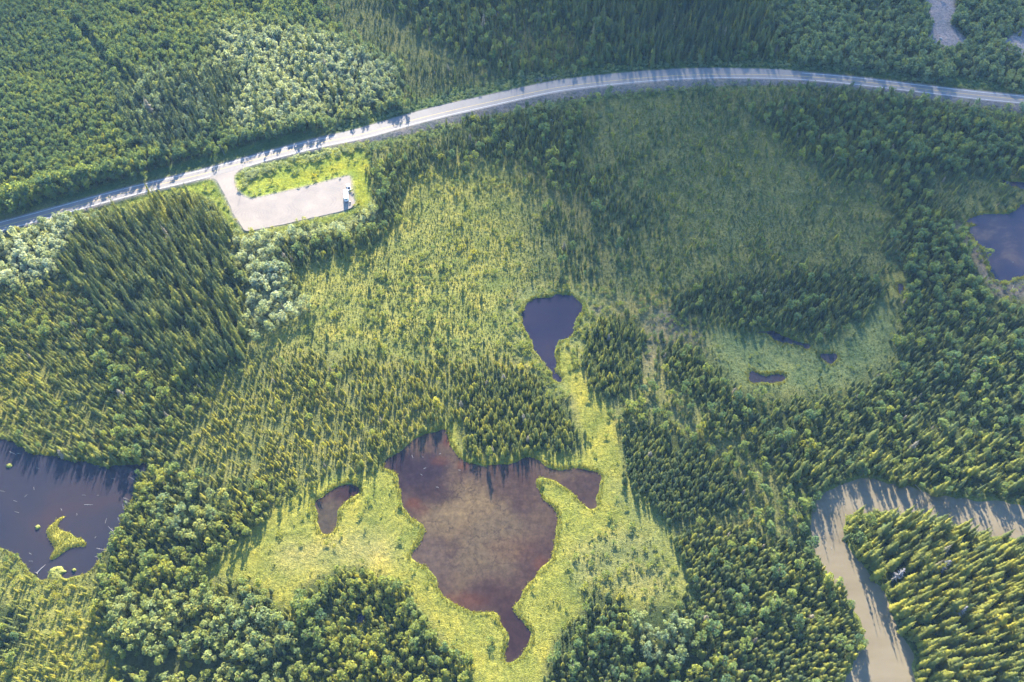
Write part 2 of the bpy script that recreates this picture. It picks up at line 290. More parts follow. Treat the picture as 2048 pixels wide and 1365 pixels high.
def ramp(nt, fac, stops):
    r = N(nt, 'ShaderNodeValToRGB')
    while len(r.color_ramp.elements) < len(stops): r.color_ramp.elements.new(.5)
    for e, (p, c) in zip(r.color_ramp.elements, stops):
        e.position = p; e.color = (*c, 1)
    nt.links.new(fac, r.inputs[0])
    return r.outputs[0]

def mixc(nt, fac, a, b, mode='MIX'):
    m = N(nt, 'ShaderNodeMix', data_type='RGBA', blend_type=mode)
    for s, v in ((m.inputs[0], fac), (m.inputs[6], a), (m.inputs[7], b)):
        if isinstance(v, (int, float)): s.default_value = v
        elif isinstance(v, tuple): s.default_value = (*v, 1)
        else: nt.links.new(v, s)
    return m.outputs[2]

def mth(nt, op, a, b=None, clamp=False):
    m = N(nt, 'ShaderNodeMath', operation=op, use_clamp=clamp)
    for s, v in ((m.inputs[0], a), (m.inputs[1], b)):
        if v is None: continue
        if isinstance(v, (int, float)): s.default_value = v
        else: nt.links.new(v, s)
    return m.outputs[0]

def noise(nt, scale, detail=3, rough=.55, dist=0.0, vec=None):
    n = N(nt, 'ShaderNodeTexNoise')
    n.inputs['Scale'].default_value = scale; n.inputs['Detail'].default_value = detail
    n.inputs['Roughness'].default_value = rough; n.inputs['Distortion'].default_value = dist
    if vec is None:
        g = N(nt, 'ShaderNodeNewGeometry'); vec = g.outputs['Position']
    nt.links.new(vec, n.inputs['Vector'])
    return n.outputs['Fac']

def foliage(name, stops, silver=(.17,.20,.13), trans=.35, noise_scale=.9):
    m, nt, out = new_mat(name)
    a = N(nt, 'ShaderNodeAttribute', attribute_type='INSTANCER', attribute_name='tint')
    s = N(nt, 'ShaderNodeAttribute', attribute_type='INSTANCER', attribute_name='silver')
    nz = noise(nt, noise_scale, 2)
    f = mth(nt, 'ADD', a.outputs['Fac'], mth(nt, 'MULTIPLY', mth(nt, 'SUBTRACT', nz, .5), .5), clamp=True)
    c = ramp(nt, f, stops)
    c = mixc(nt, s.outputs['Fac'], c, silver)
    d = N(nt, 'ShaderNodeBsdfDiffuse'); t = N(nt, 'ShaderNodeBsdfTranslucent')
    nt.links.new(c, d.inputs[0])
    tc = mixc(nt, 1.0, c, (1.25, 1.15, .55), 'MULTIPLY')
    nt.links.new(tc, t.inputs[0])
    mx = N(nt, 'ShaderNodeMixShader'); mx.inputs[0].default_value = trans
    nt.links.new(d.outputs[0], mx.inputs[1]); nt.links.new(t.outputs[0], mx.inputs[2])
    nt.links.new(mx.outputs[0], out.inputs[0])
    return m

SPRUCE = [(0, (.058,.085,.052)), (.30, (.104,.132,.050)), (.60, (.205,.212,.046)), (1, (.330,.292,.042))]
LEAF = [(0, (.068,.120,.074)), (.30, (.115,.172,.072)), (.60, (.205,.240,.060)), (1, (.325,.305,.046))]  # low end made blue-green, painting far haze and shade into the leaves
M_SPRUCE = foliage('spruce_needles', SPRUCE, silver=(.26,.23,.18), trans=.50)
M_LEAF = foliage('broadleaf_leaves', LEAF, silver=(.40,.45,.34), trans=.52)
M_SEDGE = foliage('sedge_blades', [(0, (.085,.110,.03)), (.5, (.142,.148,.028)), (1, (.205,.196,.030))], silver=(.28,.26,.15), trans=.4)

def simple(name, col, rough=.9, var=.25, scale=3.0, metallic=0.0, spec=.3):
    m, nt, out = new_mat(name)
    b = N(nt, 'ShaderNodeBsdfPrincipled')
    nz = noise(nt, scale, 4)
    c = mixc(nt, 1.0, (*col,), ramp(nt, nz, [(0.25, (1 - var,) * 3), (.75, (1 + var,) * 3)]), 'MULTIPLY')
    nt.links.new(c, b.inputs['Base Color'])
    b.inputs['Roughness'].default_value = rough
    b.inputs['Metallic'].default_value = metallic
    b.inputs['Specular IOR Level'].default_value = spec
    nt.links.new(b.outputs[0], out.inputs[0])
    return m

M_BARK = simple('bark', (.11,.09,.075), .95, .3, 4)
M_DEAD = simple('weathered_dead_wood', (.20,.18,.17), .9, .3, 2)
M_PALELOG = simple('bleached_log', (.17,.16,.15), .9, .2, 2)
M_WHITE = simple('white_paint', (.80,.80,.79), .35, .03, 2, spec=.5)
M_TRIM = simple('grey_plastic', (.30,.31,.33), .5, .1, 3)
M_DARK = simple('dark_rubber', (.03,.03,.032), .8, .2, 6)
M_GLASS = simple('dark_glass', (.03,.035,.045), .08, .05, 1, spec=.6)
M_METAL = simple('galvanised_steel', (.42,.43,.44), .45, .1, 3, metallic=.7)
M_ROCK = simple('pale_boulder', (.30,.29,.29), .95, .3, 1.5)
M_YELLOW = simple('yellow_road_paint', (.40,.26,.06), .7, .25, .6)
M_WPAINT = simple('white_road_paint', (.50,.50,.49), .7, .2, .5)

# ground: soil and plant cover painted per vertex, broken up by noise
m, nt, out = new_mat('moss_and_soil')
M_GROUND = m
at_ = N(nt, 'ShaderNodeAttribute', attribute_name='cover')
n1, n2, n3 = noise(nt, .07, 4), noise(nt, .55, 4, .65), noise(nt, 2.2, 3, .7)
v = ramp(nt, n1, [(.30, (.66,.76,.76)), (.5, (1,1,1)), (.70, (1.38,1.22,1.05))])
c = mixc(nt, 1.0, at_.outputs['Color'], v, 'MULTIPLY')
c = mixc(nt, 1.0, c, ramp(nt, n2, [(.30, (.55,.60,.62)), (.5, (1,1,1)), (.70, (1.40,1.34,1.2))]), 'MULTIPLY')
c = mixc(nt, 1.0, c, ramp(nt, n3, [(.30, (.62,.66,.66)), (.5, (1,1,1)), (.70, (1.32,1.28,1.2))]), 'MULTIPLY')
b = N(nt, 'ShaderNodeBsdfDiffuse')
nt.links.new(c, b.inputs[0])
bp = N(nt, 'ShaderNodeBump'); bp.inputs['Strength'].default_value = 1.0; bp.inputs['Distance'].default_value = .55
nt.links.new(mth(nt, 'ADD', n2, mth(nt, 'MULTIPLY', n3, .6)), bp.inputs['Height'])
nt.links.new(bp.outputs[0], b.inputs['Normal'])
nt.links.new(b.outputs[0], out.inputs[0])

def water_mat(name, build, rough=.06, spec=.28, bump=.02, bscale=1.2):
    m, nt, out = new_mat(name)
    b = N(nt, 'ShaderNodeBsdfPrincipled')
    c = build(nt)
    if isinstance(c, tuple): b.inputs['Base Color'].default_value = (*c, 1)
    else: nt.links.new(c, b.inputs['Base Color'])
    b.inputs['Roughness'].default_value = rough
    b.inputs['IOR'].default_value = 1.33
    b.inputs['Specular IOR Level'].default_value = spec
    bp = N(nt, 'ShaderNodeBump'); bp.inputs['Strength'].default_value = .3; bp.inputs['Distance'].default_value = bump
    nt.links.new(noise(nt, bscale, 3), bp.inputs['Height'])
    nt.links.new(bp.outputs[0], b.inputs['Normal'])
    nt.links.new(b.outputs[0], out.inputs[0])
    return m

def lake_col(nt):
    n1 = noise(nt, .022, 3, .5, .6)
    return ramp(nt, n1, [(.38, (.016,.0155,.023)), (.60, (.021,.018,.023)), (.80, (.030,.019,.021))])

def blob(nt, px, py, rx, ry, wob, pos):
    """soft patch of the pond bed, centred on a place in the world"""
    p = N(nt, 'ShaderNodeVectorMath', operation='SUBTRACT'); p.inputs[1].default_value = (*at(px, py, -.35), -.35)
    nt.links.new(pos, p.inputs[0])
    q = N(nt, 'ShaderNodeVectorMath', operation='MULTIPLY'); q.inputs[1].default_value = (4.0 / rx, 3.5 / ry, 0)
    nt.links.new(p.outputs[0], q.inputs[0])
    ln = N(nt, 'ShaderNodeVectorMath', operation='LENGTH'); nt.links.new(q.outputs[0], ln.inputs[0])
    d = mth(nt, 'ADD', ln.outputs['Value'], mth(nt, 'MULTIPLY', mth(nt, 'SUBTRACT', wob, .5), 1.6))
    f = N(nt, 'ShaderNodeMapRange', interpolation_type='SMOOTHSTEP')
    for k, v in zip((1, 2, 3, 4), (1.25, .35, 0, 1)): f.inputs[k].default_value = v
    nt.links.new(d, f.inputs[0])
    return f.outputs[0]

def bigpond_col(nt):
    g = N(nt, 'ShaderNodeNewGeometry'); pos = g.outputs['Position']
    wob = noise(nt, .06, 5, .65); fine = noise(nt, .4, 4, .7)
    c = ramp(nt, noise(nt, .035, 5, .65, .8), [(.32, (0.030,0.018,0.015)), (.50, (0.041,0.026,0.019)), (.68, (0.056,0.038,0.023))])
    for px, py, rx, ry, col, k in [(930,1020,75,60,(0.085,0.060,0.031),.9), (880,1035,50,40,(0.074,0.053,0.029),.7), (985,1090,80,55,(0.065,0.048,0.028),.8), (855,1130,50,50,(0.059,0.042,0.031),.6),
                                   (845,945,60,45,(0.016,0.010,0.014),.95), (800,925,40,25,(0.013,0.008,0.012),.8), (870,990,45,25,(0.021,0.012,0.013),.8), (1070,1120,40,50,(0.030,0.016,0.014),.7),
                                   (1035,1260,40,60,(0.019,0.010,0.011),.9), (1000,1190,60,30,(0.022,0.011,0.011),.7), (1175,980,40,30,(0.024,0.015,0.014),.6), (700,985,40,20,(0.019,0.009,0.010),.8), (655,1035,30,35,(0.038,0.031,0.020),.7)]:
        c = mixc(nt, mth(nt, 'MULTIPLY', blob(nt, px, py, rx, ry, wob, pos), k), c, col)
    for px, py, rx, ry, k in [(898,882,11,16,.8), (926,931,16,9,.7), (826,1007,16,11,.7), (880,922,22,10,.45), (925,1203,50,16,.5), (1083,1128,18,14,.5), (1020,1098,50,25,.25), (842,1020,18,12,.4)]:
        c = mixc(nt, mth(nt, 'MULTIPLY', blob(nt, px, py, rx, ry, fine, pos), k), c, (0.059,0.023,0.013))
    c = mixc(nt, 1.0, c, ramp(nt, fine, [(.35, (.70,.70,.72)), (.55, (1,1,1)), (.76, (1.45,1.38,1.2))]), 'MULTIPLY')
    # branching bottom channels
    vd = N(nt, 'ShaderNodeTexNoise'); vd.inputs['Scale'].default_value = .11; vd.inputs['Detail'].default_value = 5; vd.inputs['Roughness'].default_value = .65
    nt.links.new(pos, vd.inputs['Vector'])
    w = N(nt, 'ShaderNodeVectorMath', operation='MULTIPLY'); w.inputs[1].default_value = (15, 15, 0)
    nt.links.new(vd.outputs['Color'], w.inputs[0])
    a = N(nt, 'ShaderNodeVectorMath', operation='ADD'); nt.links.new(pos, a.inputs[0]); nt.links.new(w.outputs[0], a.inputs[1])
    for sc, wid, st, lo in ((.075, .034, .55, .30), (.16, .040, .50, .36), (.34, .05, .40, .40)):
        v = N(nt, 'ShaderNodeTexVoronoi', feature='DISTANCE_TO_EDGE'); v.inputs['Scale'].default_value = sc
        nt.links.new(a.outputs[0], v.inputs['Vector'])
        f = N(nt, 'ShaderNodeMapRange')
        for k, x in zip((1, 2, 3, 4), (0, wid, st, 0)): f.inputs[k].default_value = x
        nt.links.new(v.outputs['Distance'], f.inputs[0])
        area = mth(nt, 'MAXIMUM', blob(nt, 930, 1000, 85, 90, wob, pos), mth(nt, 'MULTIPLY', blob(nt, 985, 1095, 110, 60, wob, pos), .7))
        gate = ramp(nt, noise(nt, .05, 2), [(lo, (0, 0, 0)), (lo + .12, (1, 1, 1))])
        c = mixc(nt, mth(nt, 'MULTIPLY', mth(nt, 'MULTIPLY', f.outputs[0], area), gate), c, (0.012,0.007,0.008))
    return c

def dark_col(nt):
    return ramp(nt, noise(nt, .05, 4, .6), [(.35, (.012,.011,.024)), (.6, (.016,.014,.025)), (.78, (.030,.018,.020))])

def right_col(nt):
    return ramp(nt, noise(nt, .035, 4, .6, .4), [(.42, (.014,.014,.030)), (.55, (.024,.020,.032)), (.66, (.062,.047,.043))])

def river_col(nt):
    mp = N(nt, 'ShaderNodeMapping'); g = N(nt, 'ShaderNodeNewGeometry')
    mp.inputs['Rotation'].default_value = (0, 0, R(70)); mp.inputs['Scale'].default_value = (.25, 1, 1)
    nt.links.new(g.outputs['Position'], mp.inputs[0])
    return ramp(nt, noise(nt, .12, 4, .6, 0, mp.outputs[0]), [(.3, (.108,.088,.055)), (.7, (.138,.116,.076))])

M_LAKE = water_mat('brown_lake_water', lake_col)
M_BIG = water_mat('shallow_pond_water', bigpond_col)
M_POND = water_mat('dark_pond_water', dark_col)
M_RIGHT = water_mat('blue_lake_water', right_col)
M_RIVER = water_mat('silty_river_water', river_col, rough=.25, bump=.04)

# ------------------------------------------------------------------ object helpers
def tag(o, label=None, cat=None, group=None, kind=None):
    if label: o['label'] = label
    if cat: o['category'] = cat
    if group: o['group'] = group
    if kind: o['kind'] = kind
    return o

def mesh_np(name, verts, faces, mat, smooth=False):
    me = bpy.data.meshes.new(name)
    verts = np.asarray(verts, np.float32); faces = np.asarray(faces, np.int32)
    nf, k = faces.shape
    me.vertices.add(len(verts)); me.vertices.foreach_set('co', verts.ravel())
    me.loops.add(nf * k); me.loops.foreach_set('vertex_index', faces.ravel())
    me.polygons.add(nf); me.polygons.foreach_set('loop_start', np.arange(nf, dtype=np.int32) * k)
    if smooth: me.polygons.foreach_set('use_smooth', np.ones(nf, bool))
    me.update(calc_edges=True)
    me.materials.append(mat)
    return me

def link(name, me, parent=None, loc=None):
    o = bpy.data.objects.new(name, me)
    COL.objects.link(o)
    if parent is not None: o.parent = parent
    if loc is not None: o.location = loc
    return o

def empty(name, loc, rz=0.0, rot=None):
    o = bpy.data.objects.new(name, None)
    COL.objects.link(o)
    o.location = loc
    o.rotation_euler = rot if rot else (0, 0, rz)
    o.empty_display_size = .5
    return o

def bm_mesh(name, bm, mat, smooth=False):
    me = bpy.data.meshes.new(name)
    bm.to_mesh(me); bm.free()
    me.materials.append(mat)
    if smooth:
        for p in me.polygons: p.use_smooth = True
    return me

def box(bm, x0, x1, y0, y1, z0, z1, bev=0.0):
    r = bmesh.ops.create_cube(bm, size=1.0)
    bmesh.ops.scale(bm, vec=(x1 - x0, y1 - y0, z1 - z0), verts=r['verts'])
    bmesh.ops.translate(bm, vec=((x0 + x1) / 2, (y0 + y1) / 2, (z0 + z1) / 2), verts=r['verts'])
    if bev:
        es = list({e for v in r['verts'] for e in v.link_edges})
        bmesh.ops.bevel(bm, geom=es, offset=bev, segments=2, affect='EDGES', profile=.5)

def tube(bm, a, b, ra, rb, n=6):
    a, b = Vector(a), Vector(b)
    d = (b - a).normalized()
    u = d.orthogonal().normalized(); w = d.cross(u)
    ring = []
    for p, r in ((a, ra), (b, rb)):
        ring.append([bm.verts.new(p + (u * math.cos(2 * PI * k / n) + w * math.sin(2 * PI * k / n)) * r) for k in range(n)])
    for k in range(n): bm.faces.new((ring[0][k], ring[0][(k + 1) % n], ring[1][(k + 1) % n], ring[1][k]))
    bm.faces.new(ring[0][::-1]); bm.faces.new(ring[1])

# ------------------------------------------------------------------ ground
GX0, GX1, GY0, GY1, GS = -440.0, 440.0, 36.0, 660.0, 1.1
ax_, ay_ = np.arange(GX0, GX1, GS), np.arange(GY0, GY1, GS)
X, Y = np.meshgrid(ax_, ay_)
PX, PY, _ = proj(X, Y, 0.0)
jx = (fnoise(X, Y, 7, 1) - .5) * 9 + (fnoise(X, Y, 2.8, 11, 2) - .5) * 11; jy = (fnoise(X, Y, 7, 5) - .5) * 7 + (fnoise(X, Y, 2.8, 15, 2) - .5) * 10
wm = inside_any(ALL_WATER, PX + jx, PY + jy) & ~inside_any([ISLE] + ISLETS, PX + jx * .5, PY + jy * .5)
WM = wm.astype(np.float32)
wms = blur(WM, 1)
Zg = (fnoise(X, Y, 14, 3) - .5) * .7 + (fnoise(X, Y, 3.2, 9, 2) - .5) * .45 + .12
rd, ri, rdist = road_dist(X, Y)
up, dn = w_up[ri] + .9, w_dn[ri] + .9
emb = np.where(rd >= 0, np.clip((rdist - up) / 4.0, 0, 1), np.clip((rdist - dn) / np.maximum(w_grav[ri], 2.5), 0, 1))
emb = emb * emb * (3 - 2 * emb)
lm = blur(inside_any([LOT], PX, PY - 2).astype(np.float32), 1)
lm_tight = np.clip(lm * 1.8, 0, 1)
lm = np.clip(blur(inside_any([LOT], PX, PY - 2).astype(np.float32), 4) * 2.0, 0, 1)
Zg = Zg * (1 - lm) + LOT_Z * lm
Zg = np.where(emb < 1, ROAD_Z * (1 - emb) + Zg * emb, Zg)
Zw = np.clip((wms - .12) / .7, 0, 1)
Zg = Zg * (1 - Zw) + (-1.5) * Zw
nzx = (fnoise(X, Y, 22, 21) - .5) * 26; nzy = (fnoise(X, Y, 22, 25) - .5) * 20
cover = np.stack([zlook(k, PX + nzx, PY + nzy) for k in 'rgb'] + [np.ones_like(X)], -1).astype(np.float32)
def cover_mix(mask, col):
    for k in range(3): cover[..., k] = cover[..., k] * (1 - mask) + col[k] * mask
gr = np.where(rd < 0, np.clip((dn + w_grav[ri] - rdist) / 1.5, 0, 1), np.clip((up + .4 - rdist) / .8, 0, 1)) * (.72 + .5 * (fnoise(X, Y, 5, 33) - .35))
cover_mix(np.clip(gr, 0, 1), (.115, .105, .112))
cover_mix(blur(inside_any([BAR1, BAR2], PX + nzx * .3, PY + nzy * .3).astype(np.float32), 1), (.17, .155, .16))
cover_mix(np.clip(lm_tight * 1.1, 0, 1), (.165, .152, .143))
mud = blur(inside_any([[(1930,470),(1950,485),(1972,510),(1975,540),(1990,575),(2060,560),(2060,592),(1990,590),(1960,545)], [(1188,612),(1205,612),(1205,628),(1185,630)], [(1315,625),(1340,630),(1356,660),(1340,662)]], PX, PY).astype(np.float32), 1)
cover_mix(mud * .7, (.095, .078, .078))
cover_mix(np.clip(blur(WM, 2) * 1.4, 0, 1) * (WM < .5) * .8, (.15, .165, .03))
isl = blur(inside_any([ISLE], PX, PY).astype(np.float32), 1)
cover_mix(isl, (.19, .18, .035))
nx_, ny_ = len(ax_), len(ay_)
verts = np.stack([X, Y, Zg], -1).reshape(-1, 3)
idx = np.arange(nx_ * ny_).reshape(ny_, nx_)
faces = np.stack([idx[:-1, :-1], idx[:-1, 1:], idx[1:, 1:], idx[1:, :-1]], -1).reshape(-1, 4)
# the sheet goes on to the horizon round the detailed part
loop = np.concatenate([idx[0, :], idx[1:, -1], idx[-1, -2::-1], idx[-2:0:-1, 0]])
far = verts[loop].copy(); cc = np.array([0, 340, 0])
dirv = far - cc; dirv[:, 2] = 0
far = cc + dirv / np.linalg.norm(dirv, axis=1)[:, None] * 9000; far[:, 2] = 0
base_i = len(verts)
verts = np.concatenate([verts, far])
n_l = len(loop); fi = base_i + np.arange(n_l)
ring = np.stack([loop, fi, np.roll(fi, -1), np.roll(loop, -1)], -1)
faces = np.concatenate([faces, ring])
me = mesh_np('ground', verts, faces, M_GROUND, True)
ca = me.color_attributes.new('cover', 'FLOAT_COLOR', 'POINT')
ca.data.foreach_set('color', np.concatenate([cover.reshape(-1, 4), np.tile([.05, .065, .025, 1], (n_l, 1))]).astype(np.float32).ravel())
tag(link('ground', me), 'boggy forest ground with moss sedge and gravel shoulders', 'ground', kind='structure')

def ground_z(x, y):
    i = np.clip(((np.asarray(y) - GY0) / GS).round().astype(int), 0, ny_ - 1)
    j = np.clip(((np.asarray(x) - GX0) / GS).round().astype(int), 0, nx_ - 1)
    return Zg[i, j]

def sheet(name, poly_px, z, mat, label, grow=0.0, cat='water'):
    P = np.stack(unproj([p[0] for p in poly_px], [p[1] for p in poly_px], z), -1)
    if grow:
        e = np.roll(P, -1, 0) - np.roll(P, 1, 0)
        nrm = np.stack([e[:, 1], -e[:, 0]], -1); nrm /= np.linalg.norm(nrm, axis=1)[:, None] + 1e-9
        area = np.sum(P[:, 0] * np.roll(P[:, 1], -1) - np.roll(P[:, 0], -1) * P[:, 1])
        P = P + nrm * grow * (1 if area > 0 else -1)
    bm = bmesh.new()
    vs = [bm.verts.new((x, y, z)) for x, y in P]
    f = bm.faces.new(vs)
    if f.normal.z < 0 or True:
        f.normal_update()
        if f.normal.z < 0: f.normal_flip()
    bmesh.ops.triangulate(bm, faces=[f])
    return tag(link(name, bm_mesh(name, bm, mat)), label, cat, kind='structure')

WZ = -0.35
sheet('lake', W_LEFT, WZ, M_LAKE, 'dark brown lake with a grassy island and floating logs', 3, 'lake')
sheet('pond', W_BIG, WZ, M_BIG, 'large shallow reddish brown pond in the sedge meadow', 2.2, 'pond')
sheet('pond', W_SMALL, WZ, M_BIG, 'small reddish pond left of the large shallow pond', 2, 'pond')
sheet('pond', W_MID, WZ, M_POND, 'dark blue heart shaped pond in the middle of the bog', 2, 'pond')
sheet('lake', W_RIGHT, WZ, M_RIGHT, 'blue lake at the frame edge with muddy shore', 2.5, 'lake')
sheet('lake', W_RIGHT2, WZ, M_RIGHT, 'narrow far arm of the blue lake behind the spit', 2, 'lake')
sheet('river', W_RIVER, WZ, M_RIVER, 'silty grey tan river bending round a wooded point', 2.5, 'river')
for p, l in zip(W_MARSH, ['dark marsh pool with ragged edges in the green marsh', 'smaller dark pool in the green marsh', 'thin dark channel under the spruce belt by the marsh', 'tiny dark pool at the top of the marsh']):
    sheet('marsh_water', p, WZ, M_LAKE, l, 1.5)
for p, l in zip(W_PUDDLE, ['bright puddle in the spruce wood across the road', 'upper puddle in the round wood below the pond', 'lower puddle in the round wood below the pond']):
    sheet('marsh_water', p, WZ, M_RIGHT, l, 1.5)

M_ISLET = simple('islet_sedge', (.150,.155,.032), .95, .35, 1.2)
for p, l in zip(ISLETS, ['tiny grassy islet left of the island in the left lake', 'tiny grassy islet under the shaded far shore of the left lake', 'ragged sedge islet at the lower shore of the left lake', 'round sedge islet beside the ragged one']):
    P = np.stack(unproj([q[0] for q in p], [q[1] for q in p], 0.0), -1); c0 = P.mean(0); n = 18
    seg = catmull([tuple(q) for q in P] + [tuple(P[0])], 4)[:-1]; rs = random.Random(len(p))
    bm = bmesh.new(); rings = []
    for f, z in ((1.12, -.7), (1.0, -.1), (.7, .30), (.35, .45)):
        rings.append([bm.verts.new((*(c0 + (q - c0) * f * rs.uniform(.88, 1.12)), z + rs.uniform(-.12, .12))) for q in seg])
    for a_, b_ in zip(rings, rings[1:]):
        for k in range(len(seg)): bm.faces.new((a_[k], a_[(k + 1) % len(seg)], b_[(k + 1) % len(seg)], b_[k]))
    bm.faces.new(rings[-1])
    bmesh.ops.recalc_face_normals(bm, faces=bm.faces)
    tag(link('islet', bm_mesh('islet', bm, M_ISLET)), l, 'islet', kind='structure')

# ------------------------------------------------------------------ road and gravel lot
m, nt, out = new_mat('worn_asphalt'); M_ASPH = m
b = N(nt, 'ShaderNodeBsdfPrincipled')
c = mixc(nt, 1.0, (.122,.111,.103), ramp(nt, noise(nt, .06, 4, .6), [(.3, (.86,.86,.88)), (.7, (1.14,1.12,1.1))]), 'MULTIPLY')
c = mixc(nt, 1.0, c, ramp(nt, noise(nt, 1.3, 4, .7), [(.3, (.85,.85,.85)), (.7, (1.12,1.12,1.12))]), 'MULTIPLY')
uvn = N(nt, 'ShaderNodeUVMap')
sep = N(nt, 'ShaderNodeSeparateXYZ'); nt.links.new(uvn.outputs[0], sep.inputs[0])
trk = mth(nt, 'COSINE', mth(nt, 'MULTIPLY', sep.outputs[0], 2 * PI / 1.8))       # wheel paths
c = mixc(nt, mth(nt, 'MULTIPLY', mth(nt, 'ADD', trk, 1), .06), c, (.085,.08,.085))
nt.links.new(c, b.inputs['Base Color']); b.inputs['Roughness'].default_value = .75; b.inputs['Specular IOR Level'].default_value = .35
nt.links.new(b.outputs[0], out.inputs[0])

def ribbon(name, off0, off1, z, mat, i0=0, i1=None, uv=False):
    i1 = len(road) if i1 is None else i1
    s = slice(i0, i1)
    o0, o1 = np.broadcast_to(off0, len(road))[s], np.broadcast_to(off1, len(road))[s]
    A = road[s] + rn[s] * o0[:, None]; B = road[s] + rn[s] * o1[:, None]
    n = len(A)
    v = np.concatenate([np.c_[A, np.full(n, z)], np.c_[B, np.full(n, z)]])
    k = np.arange(n - 1)
    f = np.stack([k, k + 1, k + n + 1, k + n], -1)
    if np.mean(o1) < np.mean(o0): f = f[:, ::-1]
    me = mesh_np(name, v, f, mat)
    if uv:
        L = np.concatenate([[0], np.cumsum(np.linalg.norm(np.diff(A, axis=0), axis=1))])
        u = np.concatenate([np.c_[o0, L], np.c_[o1, L]]).astype(np.float32)
        ul = me.uv_layers.new(name='UVMap')
        vi = np.zeros(len(me.loops), np.int32); me.loops.foreach_get('vertex_index', vi)
        ul.data.foreach_set('uv', u[vi].ravel())
    return me

edge_n = (fnoise(np.arange(len(road)) * 1.0, np.zeros(len(road)), 3, 41) - .5)
tag(link('road', ribbon('road', -(w_dn + edge_n * .5), w_up + edge_n * .9, ROAD_Z + .05, M_ASPH, uv=True)), 'pale two lane highway curving across the upper frame', 'road', kind='structure')
def ix(px): return int(np.argmin(abs(rp[:, 0] - px)))
RZ = ROAD_Z + .056
def marking(off, w, mat, label, a=None, b_=None):
    tag(link('road_marking', ribbon('road_marking', off - w / 2, off + w / 2, RZ, mat, a or 0, b_)), label, 'road marking', kind='structure')
marking(.14, .16, M_YELLOW, 'farther stripe of the double yellow centre line')
marking(-.14, .16, M_YELLOW, 'nearer stripe of the double yellow centre line')
marking(-3.6, .20, M_WPAINT, 'white edge line on the near side, left of the lot entrance', 0, ix(430))
marking(-3.6, .20, M_WPAINT, 'white edge line on the near side, right of the lot entrance', ix(490), None)
marking(3.6, .20, M_WPAINT, 'white edge line on the far side of the road, left stretch', 0, ix(690))
marking(3.6, .22, M_WPAINT, 'white edge line on the far side of the road, right stretch', ix(1603), None)

m, nt, out = new_mat('packed_gravel'); M_GRAVEL = m
b = N(nt, 'ShaderNodeBsdfDiffuse')
c = mixc(nt, 1.0, (.212,.187,.160), ramp(nt, noise(nt, .09, 4, .6), [(.3, (.88,.88,.9)), (.7, (1.1,1.08,1.06))]), 'MULTIPLY')
c = mixc(nt, 1.0, c, ramp(nt, noise(nt, 2.0, 3, .7), [(.3, (.86,.86,.86)), (.7, (1.1,1.1,1.1))]), 'MULTIPLY')
g = N(nt, 'ShaderNodeNewGeometry')
wob = noise(nt, .25, 3)
for (cx, cy), r0, r1, k in (((520, 428), 4.0, 13.0, 2.6), ((560, 425), 6, 12, 3.3), ((625, 405), 8, 16, 2.4), ((655, 388), 5, 11, 3.0)):
    p = N(nt, 'ShaderNodeVectorMath', operation='SUBTRACT'); p.inputs[1].default_value = (*at(cx, cy, LOT_Z), LOT_Z)
    nt.links.new(g.outputs['Position'], p.inputs[0])
    q = N(nt, 'ShaderNodeVectorMath', operation='MULTIPLY'); q.inputs[1].default_value = (.62, 1, 0)
    nt.links.new(p.outputs[0], q.inputs[0])
    ln = N(nt, 'ShaderNodeVectorMath', operation='LENGTH'); nt.links.new(q.outputs[0], ln.inputs[0])
    d = mth(nt, 'ADD', ln.outputs['Value'], mth(nt, 'MULTIPLY', wob, 2.0))
    band = mth(nt, 'MULTIPLY', mth(nt, 'GREATER_THAN', d, r0), mth(nt, 'LESS_THAN', d, r1))
    st = mth(nt, 'POWER', mth(nt, 'ABSOLUTE', mth(nt, 'SINE', mth(nt, 'MULTIPLY', d, k))), 8.0)
    f = mth(nt, 'MULTIPLY', mth(nt, 'MULTIPLY', band, st), mth(nt, 'MULTIPLY', ramp(nt, noise(nt, .12, 2), [(.42, (0,0,0)), (.62, (1,1,1))]), .45))
    c = mixc(nt, f, c, (.125,.113,.108))
nt.links.new(c, b.inputs[0])
bp = N(nt, 'ShaderNodeBump'); bp.inputs['Strength'].default_value = .5; bp.inputs['Distance'].default_value = .06
nt.links.new(noise(nt, 3.0, 3), bp.inputs['Height']); nt.links.new(bp.outputs[0], b.inputs['Normal'])
nt.links.new(b.outputs[0], out.inputs[0])
lot_s = catmull(LOT + [LOT[0]], 4)[:-1]
sheet('gravel_lot', [(p[0] + random.uniform(-.7, .7), p[1] + random.uniform(-.6, .6)) for p in lot_s], LOT_Z + .03, M_GRAVEL, 'pale gravel pullout with a short spur to the highway', 0, 'parking lot')
